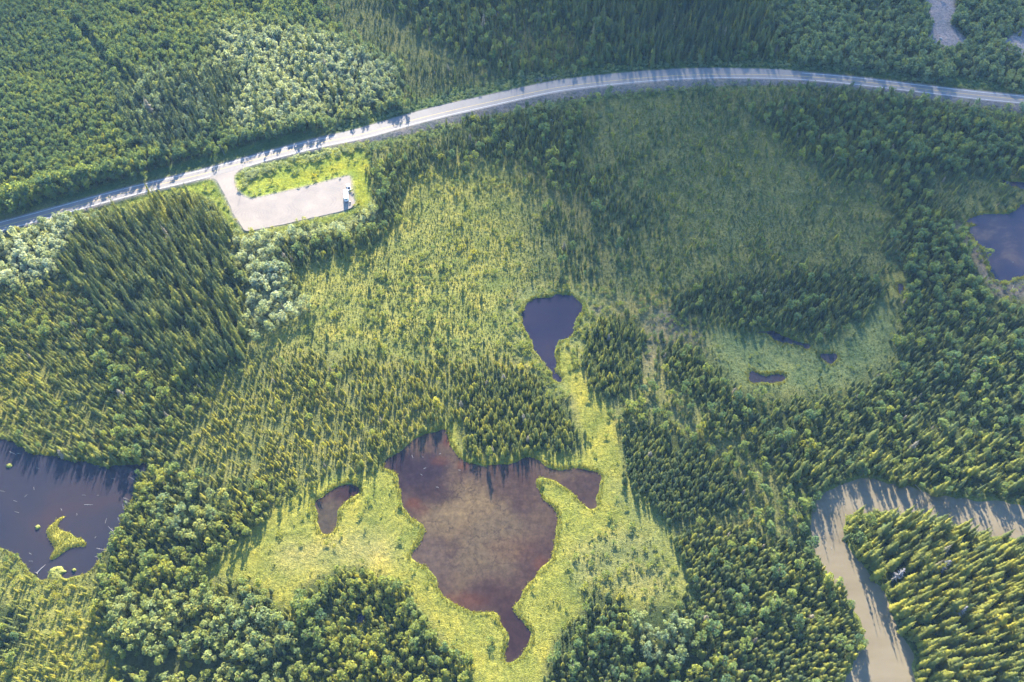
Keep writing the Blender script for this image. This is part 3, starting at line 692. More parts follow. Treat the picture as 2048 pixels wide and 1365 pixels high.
# ------------------------------------------------------------------ tree shapes
def spruce_crown(seed, tiers, per, rad=.105, base=.06, drop=.35, quad=True):
    """unit-height crown: tiers of drooping kite-shaped boughs"""
    rs = random.Random(seed)
    V, F = [], []
    lean = (rs.uniform(-.02, .02), rs.uniform(-.02, .02))
    for t in range(tiers):
        u = t / (tiers - 1)
        z = base + (1 - base) * (u ** .92) * .97
        r = rad * ((1 - u) ** .75 + .04) * rs.uniform(.8, 1.15)
        n = max(4, int(round(per * (1 - .45 * u))))
        a0 = rs.uniform(0, 2 * PI)
        for k in range(n):
            if rs.random() < .07: continue
            a = a0 + 2 * PI * (k + rs.uniform(-.3, .3)) / n
            rr = r * rs.uniform(.65, 1.25)
            w = rr * rs.uniform(.38, .6)
            zz = z + rs.uniform(-.02, .02)
            dz = -rr * drop * rs.uniform(.4, 1.4)
            ca, sa = math.cos(a), math.sin(a)
            i = len(V)
            ox, oy = lean[0] * z, lean[1] * z
            V.append((ox, oy, zz + rr * .30))
            V.append((ox + ca * rr * .6 - sa * w, oy + sa * rr * .6 + ca * w, zz + dz * .55))
            V.append((ox + ca * rr, oy + sa * rr, zz + dz))
            V.append((ox + ca * rr * .6 + sa * w, oy + sa * rr * .6 - ca * w, zz + dz * .55))
            F.append((i, i + 1, i + 2, i + 3))
    i = len(V)
    for k in range(3):
        a = 2 * PI * k / 3
        V.append((lean[0] + .012 * math.cos(a), lean[1] + .012 * math.sin(a), .93))
    V.append((lean[0], lean[1], 1.03))
    F += [(i, i + 1, i + 3, i + 3), (i + 1, i + 2, i + 3, i + 3), (i + 2, i, i + 3, i + 3)]
    return V, F

def faces_mesh(name, V, F, mat):
    me = bpy.data.meshes.new(name)
    me.from_pydata(V, [], [tuple(dict.fromkeys(f)) for f in F])
    me.materials.append(mat)
    return me

def leaf_crown(seed, n, lobes, size, zlo=.22, rad=.2):
    """unit-height broadleaf crown: leaf clumps on the shells of several lobes"""
    rs = random.Random(seed)
    L = [(rs.uniform(-.3, .3) * rad, rs.uniform(-.3, .3) * rad, .66, rad * .75, .32)]
    for k in range(lobes):
        a = rs.uniform(0, 2 * PI); d = rad * rs.uniform(.4, 1.05)
        L.append((math.cos(a) * d, math.sin(a) * d, rs.uniform(.38, .78), rad * rs.uniform(.3, .62), rs.uniform(.09, .2)))
    V, F = [], []
    while len(F) < n:
        cx, cy, cz, rx, rz = rs.choice(L)
        d = Vector((rs.gauss(0, 1), rs.gauss(0, 1), rs.gauss(.25, 1))).normalized()
        k = rs.uniform(.72, 1.06)
        p = Vector((cx + d.x * rx * k, cy + d.y * rx * k, cz + d.z * rz * k))
        if p.z < zlo or p.z > 1.0: continue
        nn = (d + Vector((rs.gauss(0, .55), rs.gauss(0, .55), rs.gauss(.1, .55)))).normalized()
        u = nn.orthogonal().normalized(); w = nn.cross(u)
        s = size * rs.uniform(.6, 1.25)
        t = rs.uniform(0, PI); uu = u * math.cos(t) + w * math.sin(t); ww = nn.cross(uu)
        i = len(V)
        V += [tuple(p - uu * s), tuple(p + ww * s * .6 + nn * s * .12), tuple(p + uu * s), tuple(p - ww * s * .6 + nn * s * .12)]
        F.append((i, i + 1, i + 2, i + 3))
    return V, F

def trunk_mesh(name, r, h, limbs=0, seed=0, mat=M_BARK, n=5, lim=(.35, .8), ll=.16):
    bm = bmesh.new()
    rs = random.Random(seed)
    tube(bm, (0, 0, -.02), (0, 0, h * .5), r, r * .65, n)
    tube(bm, (0, 0, h * .5), (0, 0, h), r * .65, r * .15, n)
    for k in range(limbs):
        a = rs.uniform(0, 2 * PI); z = rs.uniform(*lim)
        tube(bm, (0, 0, z), (math.cos(a) * ll, math.sin(a) * ll, z + ll * rs.uniform(.2, 1.0)), r * .35, r * .1, 3)
    return bm_mesh(name, bm, mat)

PROTO = {
    'T': [(faces_mesh('spruce_crown', *spruce_crown(s, 15, 8, rad=rd_), M_SPRUCE), trunk_mesh('spruce_trunk', .012, .95)) for s, rd_ in ((1, .112), (2, .125), (3, .100), (4, .138), (5, .118))],
    'M': [(faces_mesh('young_spruce_crown', *spruce_crown(20 + s, 10, 7, rad=rd_, base=.05), M_SPRUCE), trunk_mesh('young_spruce_trunk', .014, .9, n=4)) for s, rd_ in ((1, .165), (2, .185), (3, .15), (4, .20), (5, .175))],
    'L': [(faces_mesh('broadleaf_crown', *leaf_crown(40 + s, 230, lb, .050, rad=rd_), M_LEAF), trunk_mesh('broadleaf_trunk', .014, .8, 5, s)) for s, lb, rd_ in ((1, 5, .19), (2, 6, .22), (3, 4, .17), (4, 7, .21))],
}
def joined(name, V, F, mat, stem_r):
    V, F = list(V), list(F); i = len(V)
    for k in range(3): V.append((stem_r * math.cos(2.09 * k), stem_r * math.sin(2.09 * k), -.05))
    V.append((0, 0, .8))
    F += [(i, i + 1, i + 3, i + 3), (i + 1, i + 2, i + 3, i + 3), (i + 2, i, i + 3, i + 3)]
    return faces_mesh(name, V, F, mat)
SINGLE = {
    'B': [joined('bog_spruce', *spruce_crown(60 + s, 6, 6, rad=rd_, base=.06), M_SPRUCE, .02) for s, rd_ in ((1, .32), (2, .36), (3, .29), (4, .40))],
    'S': [joined('willow_shrub', *leaf_crown(80 + s, 95, 5, .13, zlo=.03, rad=.55), M_LEAF, .03) for s in (1, 2, 3)],
}
def tuft(seed):
    rs = random.Random(seed); V, F = [], []
    for k in range(7):
        a = rs.uniform(0, 2 * PI); l = rs.uniform(.35, .8); w = rs.uniform(.10, .18); i = len(V)
        ca, sa = math.cos(a), math.sin(a); x0, y0 = rs.uniform(-.25, .25), rs.uniform(-.25, .25)
        V += [(x0 - sa * w, y0 + ca * w, -.05), (x0 + sa * w, y0 - ca * w, -.05), (x0 + ca * l, y0 + sa * l, rs.uniform(.5, 1.0))]
        F.append((i, i + 1, i + 2))
    return faces_mesh('sedge_tuft', V, F, M_SEDGE)
SINGLE['G'] = [tuft(s) for s in (1, 2, 3)]

# ------------------------------------------------------------------ scatter
def scatter(kind, cell, fac=1.0):
    u, v = np.meshgrid(np.arange(-560, 560, cell), np.arange(-560, 560, cell))
    u = (u + RNG.uniform(-.5, .5, u.shape) * cell).ravel(); v = (v + RNG.uniform(-.5, .5, v.shape) * cell).ravel()
    ca, sa = math.cos(.47 + ord(kind)), math.sin(.47 + ord(kind))
    x, y = u * ca - v * sa, u * sa + v * ca + (GY0 + GY1) / 2
    ok = (x > GX0 + 5) & (x < GX1 - 5) & (y > GY0 + 3) & (y < GY1 - 4)
    x, y = x[ok], y[ok]
    px, py, _ = proj(x, y, 0.0)
    ok = (px > -130) & (px < 2180) & (py > -150) & (py < 1480)
    x, y, px, py = x[ok], y[ok], px[ok], py[ok]
    jx, jy = (fnoise(x, y, 11, 51) - .5) * 26, (fnoise(x, y, 11, 55) - .5) * 20
    qx, qy, _ = proj(x, y, {'T': 5.0, 'L': 3.5, 'M': 2.5}.get(kind, .6))
    p = zlook(kind, qx + jx, qy + jy) * cell * cell * fac
    clump = fnoise(x, y, 26, 61 + ord(kind)) * .55 + fnoise(x, y, 9, 71 + ord(kind)) * .45
    p = p * np.clip(1 + (clump - .5) * {'G': 1.0, 'B': 1.4}.get(kind, 2.2), .15, 2.2)
    k = RNG.random(len(x)) < p
    x, y, qx, qy, jx, jy = x[k], y[k], qx[k], qy[k], jx[k], jy[k]
    z = ground_z(x, y)
    rd, ri, rdist = road_dist(x, y)
    px, py, dep = proj(x, y, 0.0)
    margin = {'T': 4.5, 'L': 4, 'M': 3, 'S': 2.4, 'B': 2.2, 'G': .9}[kind]
    ok = (z > WZ + .12) & (np.where(rd > 0, w_up[ri], w_dn[ri]) + margin < rdist)
    ok &= ~((rd < 0) & (rdist < w_dn[ri] + w_grav[ri] * .8) & (RNG.random(len(x)) > (.0 if kind in 'TML' else .12)))
    ok &= ~inside_any([LOT], px, py - 2)
    if kind != 'G': ok &= ~inside_any([BAR1, BAR2], px, py) | (RNG.random(len(x)) < .01)
    ok &= ~inside_any([ISLE], px, py) | (kind == 'G')
    x, y, z, qx, qy, jx, jy, px, py, dep = (a[ok] for a in (x, y, z, qx, qy, jx, jy, px, py, dep))
    n = len(x)
    hs = zlook('hs', qx, qy)
    lo, hi = {'T': (11, 18.5), 'M': (3.6, 8.0), 'B': (.55, 1.65), 'L': (4.5, 11.5), 'S': (1.1, 3.0), 'G': (.25, .6)}[kind]
    h = (lo + (hi - lo) * np.clip(RNG.beta(1.5, 1.9, n) * .85 + (fnoise(x, y, 30, 91) - .4) * .7, 0, 1)) * hs
    tint = np.clip(.34 + zlook('tint', qx + jx, qy + jy) * .8 + RNG.normal(0, .13, n) + (fnoise(x, y, 40, 95) - .5) * .3, 0, 1)
    if kind == 'B': tint = np.clip(tint - .10, 0, 1)
    sil = np.clip(zlook('sil', qx + jx, qy + jy) * RNG.uniform(.4, 1.2, n), 0, 1) if kind in 'LSM' else np.zeros(n)
    if kind == 'M': sil *= .3
    if kind in 'TM':
        dead = RNG.random(n) < .007
        sil[dead] = .9
    wf = RNG.uniform(.68, 1.34, n)
    w = (h * .65 + .5) * wf if kind == 'B' else h * wf
    return dict(x=x, y=y, z=z, h=h, w=w, rot=RNG.uniform(0, 2 * PI, n), tint=tint, sil=sil,
                zid=zlook(ZID, qx, qy), px=px, py=py, dep=dep)

D = {'T': scatter('T', 2.2), 'M': scatter('M', 1.35), 'B': scatter('B', 1.0), 'L': scatter('L', 1.8), 'S': scatter('S', 1.4), 'G': scatter('G', .8, .6)}

# sedge along every shore and over the islands
def shore_tufts():
    xs, ys = np.arange(GX0 + 5, GX1 - 5, .6), np.arange(GY0 + 3, GY1 - 4, .6)
    x, y = np.meshgrid(xs, ys)
    x = (x + RNG.uniform(-.3, .3, x.shape)).ravel(); y = (y + RNG.uniform(-.3, .3, y.shape)).ravel()
    near = blur(WM, 2)
    i = ((y - GY0) / GS).round().astype(int).clip(0, ny_ - 1); j = ((x - GX0) / GS).round().astype(int).clip(0, nx_ - 1)
    px, py, dep = proj(x, y, 0.0)
    isl = inside_any([ISLE] + ISLETS, px, py)
    z = Zg[i, j]
    riv = inside_any([[(1560,900),(2300,900),(2300,1700),(1560,1700)]], px, py)
    ok = (((near[i, j] > .12) & ~riv & (RNG.random(len(x)) < .9)) | (isl & (RNG.random(len(x)) < .5))) & (z > WZ - .05)
    ok &= (px > -60) & (px < 2110) & (py > -20) & (py < 1420)
    x, y, z, px, py, dep = (a[ok] for a in (x, y, z, px, py, dep))
    n = len(x)
    h = RNG.uniform(.4, .95, n)
    return dict(x=x, y=y, z=z, h=h, w=h * 1.0, rot=RNG.uniform(0, 2 * PI, n), tint=np.clip(RNG.normal(.80, .14, n), 0, 1), sil=np.zeros(n), zid=np.zeros(n, int), px=px, py=py, dep=dep)
st = shore_tufts()
D['G'] = {k: np.concatenate([D['G'][k], st[k]]) for k in D['G']}

def stuff(name, kind, sel, meshes, label, cat):
    """everything of one kind beyond the individuals, as one object"""
    d = D[kind]; s = np.flatnonzero(sel)
    if not len(s): return
    me = bpy.data.meshes.new(name)
    me.vertices.add(len(s))
    me.vertices.foreach_set('co', np.stack([d['x'][s], d['y'][s], d['z'][s] - .05], -1).astype(np.float32).ravel())
    def attr(nm, typ, key, arr):
        a = me.attributes.new(nm, typ, 'POINT'); a.data.foreach_set(key, arr.ravel())
    attr('scl', 'FLOAT_VECTOR', 'vector', np.stack([d['w'][s], d['w'][s], d['h'][s]], -1).astype(np.float32))
    attr('rot', 'FLOAT_VECTOR', 'vector', np.stack([RNG.normal(0, .03, len(s)), RNG.normal(0, .03, len(s)), d['rot'][s]], -1).astype(np.float32))
    attr('tint', 'FLOAT', 'value', d['tint'][s].astype(np.float32))
    attr('silver', 'FLOAT', 'value', d['sil'][s].astype(np.float32))
    attr('pick', 'INT', 'value', RNG.integers(0, len(meshes), len(s)).astype(np.int32))
    o = tag(link(name, me), label, cat, kind='stuff')
    col = bpy.data.collections.new(name + '_shapes')             # never linked into the scene
    for k, mm in enumerate(meshes): col.objects.link(bpy.data.objects.new('%s_shape_%02d' % (name, k), mm))
    ng = bpy.data.node_groups.new(name, 'GeometryNodeTree')
    ng.interface.new_socket('Geometry', in_out='INPUT', socket_type='NodeSocketGeometry')
    ng.interface.new_socket('Geometry', in_out='OUTPUT', socket_type='NodeSocketGeometry')
    gi, go = ng.nodes.new('NodeGroupInput'), ng.nodes.new('NodeGroupOutput')
    ci = ng.nodes.new('GeometryNodeCollectionInfo'); ci.inputs[0].default_value = col; ci.inputs['Separate Children'].default_value = True; ci.inputs['Reset Children'].default_value = True
    ip = ng.nodes.new('GeometryNodeInstanceOnPoints'); ip.inputs['Pick Instance'].default_value = True
    def na(nm, typ):
        n = ng.nodes.new('GeometryNodeInputNamedAttribute'); n.data_type = typ; n.inputs[0].default_value = nm
        return n.outputs[0]
    L = ng.links.new
    L(gi.outputs[0], ip.inputs['Points']); L(ci.outputs[0], ip.inputs['Instance'])
    L(na('pick', 'INT'), ip.inputs['Instance Index']); L(na('rot', 'FLOAT_VECTOR'), ip.inputs['Rotation']); L(na('scl', 'FLOAT_VECTOR'), ip.inputs['Scale'])
    L(ip.outputs[0], go.inputs[0])
    md = o.modifiers.new('spread', 'NODES'); md.node_group = ng
    return o

def joined_pair(name, crown, trunk):
    bm = bmesh.new(); bm.from_mesh(crown); k = len(bm.faces)
    bm.from_mesh(trunk); bm.faces.ensure_lookup_table()
    for f in bm.faces[k:]: f.material_index = 1
    me = bpy.data.meshes.new(name); bm.to_mesh(me); bm.free()
    me.materials.append(crown.materials[0]); me.materials.append(trunk.materials[0])
    return me

KINDS = {
    'T': ('spruce_tree', 'spruce', 'tall spruce', 'spruce_forest', 'the remaining tall dark spruces massed in the stands', 'tall spruces'),
    'M': ('young_spruce', 'young spruce', 'young spruce', 'young_spruce_woods', 'dense young spruce woods covering the wetter ground', 'young spruces'),
    'L': ('broadleaf_tree', 'tree', 'broadleaf tree', 'broadleaf_woods', 'the remaining poplars and birches of the broadleaf woods', 'broadleaf trees'),
    'B': ('bog_spruce', 'dwarf spruce', 'stunted bog spruce', 'bog_spruce_vegetation', 'countless stunted spruces dotting the open bog', 'stunted bog spruces'),
    'S': ('willow_shrub', 'shrub', 'willow shrub', 'willow_shrubbery', 'willow and alder scrub filling verges and gaps', 'willow shrubs'),
}
N_IND = 300
def describe(kind, d, i):
    t, s, hrel = d['tint'][i], d['sil'][i], d['h'][i]
    if kind in 'TM' and s > .8: col = 'greyish'
    elif s > .45: col = 'silvery green'
    else: col = 'dark green' if t < .30 else 'mid green' if t < .46 else 'bright green' if t < .62 else 'yellow green'
    return col
for kind, (nm, cat, noun, snm, slabel, grp) in KINDS.items():
    d = D[kind]; n = len(d['x'])
    inf = (d['px'] > 8) & (d['px'] < 2040) & (d['py'] > 14) & (d['py'] < 1358)
    score = np.where(inf, d['h'] * d['w'] / d['dep'] ** 2, 0)
    top = np.argsort(-score)[:min(N_IND, int(inf.sum()))]
    rest = np.ones(n, bool); rest[top] = False
    q = np.quantile(d['h'][top], [.33, .67]); 
    for i in top:
        i = int(i)
        size = 'smaller' if d['h'][i] < q[0] else 'larger' if d['h'][i] > q[1] else 'middling'
        c = describe(kind, d, i)
        ph = PHRASE[int(d['zid'][i])]
        zz = d['zid'][top] == d['zid'][i]
        fx = float((d['px'][top][zz] < d['px'][i]).mean()); fy = float((d['py'][top][zz] < d['py'][i]).mean())
        sub = ('upper', 'middle', 'lower')[min(2, int(fy * 3))] + ' ' + ('left', 'centre', 'right')[min(2, int(fx * 3))]
        c = ('slender ' if d['w'][i] / d['h'][i] < .9 else 'broad ' if d['w'][i] / d['h'][i] > 1.12 else '') + c
        label = '%s %s %s %s, %s' % (size, c, noun, ph, sub) if zz.sum() > 2 else '%s %s %s %s' % (size, c, noun, ph)
        if len(label.replace(',', '').split()) > 16: label = label.replace(noun, noun.split()[-1]) if kind in 'TL' else label.split(' ', 1)[1]
        nw = lambda: len(label.replace(',', '').split())
        if nw() > 16: label = label.replace('slender ', '').replace('broad ', '')
        if nw() > 16: label = label.split(' ', 1)[1]
        if nw() > 16: label = label.rsplit(',', 1)[0]
        loc = (float(d['x'][i]), float(d['y'][i]), float(d['z'][i]) - .05)
        scl = (float(d['w'][i]), float(d['w'][i]), float(d['h'][i]))
        if kind in PROTO:
            cr, tr = PROTO[kind][i % len(PROTO[kind])]
            o = empty(nm, loc, float(d['rot'][i])); o.scale = scl
            oc = link('crown', cr, o); link('trunk', tr, o)
        else:
            o = oc = link(nm, SINGLE[kind][i % len(SINGLE[kind])], None, loc)
            o.rotation_euler = (0, 0, float(d['rot'][i])); o.scale = scl
        oc['tint'] = float(d['tint'][i]); oc['silver'] = float(d['sil'][i])
        tag(o, label, cat, '%s %s' % (grp, ph))
    meshes = [joined_pair(nm + '_whole', *p) for p in PROTO[kind]] if kind in PROTO else SINGLE[kind]
    stuff(snm, kind, rest, meshes, slabel, 'vegetation')
stuff('sedge_grass', 'G', np.ones(len(D['G']['x']), bool), SINGLE['G'], 'tufts of sedge over meadow, marsh and pond margins', 'grass')
print('COUNTS', {k: len(D[k]['x']) for k in D})
# ------------------------------------------------------------------ vehicles on the gravel lot
LZ = LOT_Z + .035
def wheel(parent, x, y, r, w, name='wheel'):
    """axle along local X"""
    e = empty(name, (x, y, r)); e.parent = parent
    bm = bmesh.new(); tube(bm, (-w / 2, 0, 0), (w / 2, 0, 0), r, r, 14); link('tyre', bm_mesh('tyre', bm, M_DARK), e)
    bm = bmesh.new(); tube(bm, (-w / 2 - .015, 0, 0), (w / 2 + .015, 0, 0), r * .58, r * .58, 10); link('rim', bm_mesh('rim', bm, M_METAL), e)
    return e
def part(parent, name, mat, *boxes, bev=.02):
    bm = bmesh.new()
    for b_ in boxes: box(bm, *b_, bev=bev)
    return link(name, bm_mesh(name, bm, mat), parent)
def facing(p0, p1, z):
    a, b_ = Vector((*at(*p0, z), z)), Vector((*at(*p1, z), z))
    d = b_ - a
    return (a + b_) / 2, math.atan2(d.y, d.x) - PI / 2       # local +Y points from p0 to p1

c0, rz = facing((694.2, 405.2), (692.6, 384.5), LZ)
t = empty('camper_trailer', c0, rz)
tag(t, 'long white camper trailer parked at the far right end of the gravel lot', 'trailer')
bm = bmesh.new()
prof = [(-4.3, .62), (4.0, .62), (4.35, 1.1), (4.25, 2.2), (3.6, 3.05), (3.2, 3.12), (-4.1, 3.12), (-4.3, 2.95)]
vs = [[bm.verts.new((sx, y, z)) for y, z in prof] for sx in (-1.24, 1.24)]
bm.faces.new(vs[0]); bm.faces.new(vs[1][::-1])
for k in range(len(prof)): bm.faces.new((vs[0][k], vs[1][k], vs[1][(k + 1) % len(prof)], vs[0][(k + 1) % len(prof)]))
bmesh.ops.recalc_face_normals(bm, faces=bm.faces)
bmesh.ops.bevel(bm, geom=list(bm.edges), offset=.06, segments=2, affect='EDGES')
link('body', bm_mesh('body', bm, M_WHITE), t)
ac = part(t, 'air_conditioner', M_WHITE, (-.38, .38, -.4, .6, 3.125, 3.42), bev=.08)
part(ac, 'grille', M_TRIM, (-.28, .28, -.42, -.402, 3.18, 3.36), bev=0)
for y in (-2.6, 2.0):
    v_ = part(t, 'roof_vent', M_TRIM, (-.22, .22, y - .22, y + .22, 3.125, 3.22), bev=.03)
part(t, 'ladder', M_METAL, (.55, .60, -4.42, -4.38, .9, 3.2), (.95, 1.0, -4.42, -4.38, .9, 3.2), *[(.55, 1.0, -4.42, -4.38, z, z + .04) for z in (1.2, 1.6, 2.0, 2.4, 2.8)], bev=0)
part(t, 'rear_window', M_GLASS, (-.75, .35, -4.34, -4.31, 1.75, 2.5))
for y in (-3.0, -.8, 2.4):
    for sx in (-1, 1):
        if sx > 0 and y == -.8: continue
        x = sx * 1.262
        part(t, 'window', M_GLASS, (min(x, x - sx * .03), max(x, x - sx * .03), y - .5, y + .5, 1.75, 2.4))
d_ = part(t, 'door', M_WHITE, (1.245, 1.275, -.95, -.25, .75, 2.65))
part(d_, 'window', M_GLASS, (1.276, 1.286, -.82, -.38, 1.9, 2.4), bev=0)
bm = bmesh.new(); tube(bm, (1.36, -3.2, 2.95), (1.36, 1.6, 2.95), .09, .09, 8); link('awning', bm_mesh('awning', bm, M_TRIM), t)
part(t, 'hitch', M_METAL, (-.5, -.42, 4.3, 5.0, .5, .6), (.42, .5, 4.3, 5.0, .5, .6), (-.08, .08, 4.95, 5.5, .5, .62), bev=0)
part(t, 'stripe', M_TRIM, (-1.255, -1.243, -4.1, 3.6, 1.15, 1.3), bev=0)
for sx in (-1, 1):
    part(t, 'tail_light', simple('tail_lens', (.4,.02,.02), .3), (sx * 1.0 - .12, sx * 1.0 + .12, -4.34, -4.31, .95, 1.2), bev=0)
    for y in (-.6, .35): wheel(t, sx * 1.12, y, .36, .24)

c0, rz = facing((700.0, 384.0), (695.6, 369.8), LZ)
t = empty('pickup_truck', c0, rz)
tag(t, 'white pickup truck parked at an angle beside the trailer front', 'pickup truck')
bm = bmesh.new()
prof = [(-2.85, .55), (2.8, .55), (2.85, .95), (2.7, 1.12), (1.45, 1.2), (1.4, 1.22), (-2.85, 1.22)]
vs = [[bm.verts.new((sx, y, z)) for y, z in prof] for sx in (-.98, .98)]
bm.faces.new(vs[0]); bm.faces.new(vs[1][::-1])
for k in range(len(prof)): bm.faces.new((vs[0][k], vs[1][k], vs[1][(k + 1) % len(prof)], vs[0][(k + 1) % len(prof)]))
bmesh.ops.recalc_face_normals(bm, faces=bm.faces)
bmesh.ops.bevel(bm, geom=list(bm.edges), offset=.05, segments=2, affect='EDGES')
link('body', bm_mesh('body', bm, M_WHITE), t)
bm = bmesh.new()
lo, hi = [(-.9, -.75), (.9, -.75), (.9, 1.5), (-.9, 1.5)], [(-.74, -.6), (.74, -.6), (.74, .75), (-.74, .75)]
a_ = [bm.verts.new((x, y, 1.2)) for x, y in lo]; b_ = [bm.verts.new((x, y, 1.9)) for x, y in hi]
bm.faces.new(b_)
for k in range(4): bm.faces.new((a_[k], a_[(k + 1) % 4], b_[(k + 1) % 4], b_[k]))
bmesh.ops.bevel(bm, geom=list(bm.edges), offset=.04, segments=2, affect='EDGES')
link('cab', bm_mesh('cab', bm, M_WHITE), t)
def quad(parent, name, pts, mat):
    me = bpy.data.meshes.new(name); me.from_pydata(pts, [], [(0, 1, 2, 3)]); me.materials.append(mat)
    return link(name, me, parent)
quad(t, 'windshield', [(-.80, 1.44, 1.27), (.80, 1.44, 1.27), (.70, .86, 1.85), (-.70, .86, 1.85)], M_GLASS)
quad(t, 'rear_window', [(.74, -.755, 1.3), (-.74, -.755, 1.3), (-.66, -.655, 1.8), (.66, -.655, 1.8)], M_GLASS)
for sx in (-1, 1):
    for y0, y1 in ((-.55, .3), (.38, 1.2)):
        quad(t, 'side_window', [(sx * .905, y0, 1.28), (sx * .905, y1, 1.28), (sx * .79, min(y1, .78), 1.78), (sx * .79, y0, 1.78)], M_GLASS)
    part(t, 'headlight', M_GLASS, (sx * .75 - .16, sx * .75 + .16, 2.82, 2.875, .85, 1.0), bev=0)
    part(t, 'mirror', M_DARK, (sx * 1.08 - .1, sx * 1.08 + .1, 1.0, 1.14, 1.2, 1.4))
    for y in (-1.75, 1.85): wheel(t, sx * .9, y, .40, .26)
part(t, 'bed', M_DARK, (-.80, .80, -2.7, -.82, 1.215, 1.235), bev=0)
part(t, 'rear_bumper', M_METAL, (-.9, .9, -3.0, -2.85, .55, .75))

b0 = Vector((*at(700.3, 406.2, LZ), LZ))
t = empty('litter_bin', b0)
tag(t, 'small dark litter bin standing near the trailer at the lot corner', 'bin')
bm = bmesh.new(); tube(bm, (0, 0, 0), (0, 0, 1.0), .42, .45, 12); link('barrel', bm_mesh('barrel', bm, M_DARK), t)
bm = bmesh.new(); tube(bm, (0, 0, 1.0), (0, 0, 1.16), .48, .25, 12); link('lid', bm_mesh('lid', bm, M_TRIM), t)

# ------------------------------------------------------------------ poles
def pole(px, py, h, label, lean=(0, 0), r=.14, name='utility_pole', mat=M_PALELOG, arm=True):
    x, y = at(px, py); z = float(ground_z(x, y))
    t = empty(name, (x, y, z)); t.rotation_euler = (lean[0], lean[1], .25)
    bm = bmesh.new(); tube(bm, (0, 0, -.3), (0, 0, h), r, r * .75, 8); link('shaft', bm_mesh('shaft', bm, mat), t)
    if arm: part(t, 'crossarm', mat, (-.7, .7, -.06, .06, h - .7, h - .58), bev=0)
    else: part(t, 'cap', M_METAL, (-.13, .13, -.13, .13, h, h + .1), bev=.02)
    tag(t, label, 'pole')
pole(449, 310, 8.5, 'slim pale leaning pole on the shaded verge across the road', (0, -.06))
pole(483, 391, 4.6, 'thin post at the inner corner of the gravel lot entrance', r=.11, name='post', mat=M_METAL, arm=False)

# ------------------------------------------------------------------ logs and driftwood
def log(px, py, lpx, ang, label, z=WZ, mat=M_PALELOG, root=False, r=None, group=None):
    a = R(ang); dx, dy = math.cos(a) * lpx / 2, math.sin(a) * lpx / 2
    p0, p1 = Vector((*at(px - dx, py - dy, z), z + .06)), Vector((*at(px + dx, py + dy, z), z + .06))
    L = (p1 - p0).length; r = r or max(.09, min(.16, L * .03))
    t = empty('log', (p0 + p1) / 2, math.atan2((p1 - p0).y, (p1 - p0).x))
    bm = bmesh.new()
    tube(bm, (-L / 2, 0, 0), (0, L * .012, r * .2), r, r * .8, 7); tube(bm, (0, L * .012, r * .2), (L / 2, 0, -r * .3), r * .8, r * .4, 7)
    link('stem', bm_mesh('stem', bm, mat), t)
    bm = bmesh.new(); rs = random.Random(int(px * 7 + py))
    if root:
        for k in range(9):
            q = 2 * PI * k / 9
            tube(bm, (-L / 2, 0, .1), (-L / 2 - rs.uniform(.2, .5), math.cos(q) * rs.uniform(.7, 1.2), .25 + math.sin(q) * rs.uniform(.4, .8)), .14, .05, 4)
        link('root_plate', bm_mesh('root_plate', bm, M_DEAD), t)
    else:
        for k in range(3):
            x = rs.uniform(-L / 3, L / 2.4); s = rs.choice((-1, 1))
            tube(bm, (x, 0, .02), (x + rs.uniform(.1, .4), s * rs.uniform(.3, .35 + L * .08), rs.uniform(.05, .3)), r * .35, r * .12, 4)
        link('branch_stub', bm_mesh('branch_stub', bm, mat), t)
    tag(t, label, 'log', group)
LL = 'logs floating in the left lake'
for px, py, l, a, lab in [
    (177,1010,17,0,'longest bleached log afloat right of the island, lying level'), (168,991,8,2,'short pale log just above the longest one'),
    (52,992,8,-45,'thick pale log slanting up in the middle of the lake'), (31,1003,8,22,'stubby pale log slanting down left of the middle'),
    (26,907,14,25,'thin log slanting down in the shade of the far shore'), (76,937,6,20,'small log at the edge of the tree shadows'),
    (68,978,6,80,'short upright looking log among three near the lake middle'), (5,983,11,8,'log at the left frame edge'),
    (212,1042,11,-72,'steep slim log near the right shore'), (61,1108,6,30,'small log below the tiny islet'),
    (62,1123,8,2,'level log close to the lower left shore'), (191,1075,5,-60,'short log between island and right shore'),
    (227,958,7,12,'short log near the upper right shore'), (123,1020,5,60,'short pale chunk of wood above the island'),
    (154,1029,4,80,'tiny pale stick right above the island tip'), (34,1025,9,12,'faint long log left of the tiny islet'),
    (196,991,4,0,'tiny log right of the longest one'), (38,908,8,5,'level log beside the thin one in the far shade')]:
    log(px, py, l, a, lab, group=LL)
log(83, 1138, 24, -45, 'fallen dead tree with root plate reaching into the lake from the lower shore', mat=M_DEAD, root=True, r=.28)
for px, py, l, a, lab in [(850,937,6,-25,'largest pale log in the upper arm of the big pond'), (825,914,7,65,'slim pale stick in the upper left of the big pond'), (843,950,4,40,'small pale chunk below the largest pond log'),
                          (846,915,4,20,'small pale chunk above the largest pond log'), (880,908,4,-20,'tiny pale chunk near the rusty inlet of the pond'), (875,975,6,10,'pale driftwood over the dark part of the big pond'),
                          (919,941,6,15,'pale driftwood under the grove shore of the pond')]:
    log(px, py, l, a, lab, group='driftwood in the big pond')
log(1663, 1097, 6, 80, 'single pale driftwood stick in the silty river')
log(1839, 979, 26, 45, 'thin bare trunk hanging over the river from the far bank', z=.4, mat=M_DEAD, r=.16)
log(2027, 573, 14, -65, 'forked bleached log on the muddy shore of the far lake', z=.2)
log(2026, 525, 4, 10, 'white speck of driftwood in the blue lake')

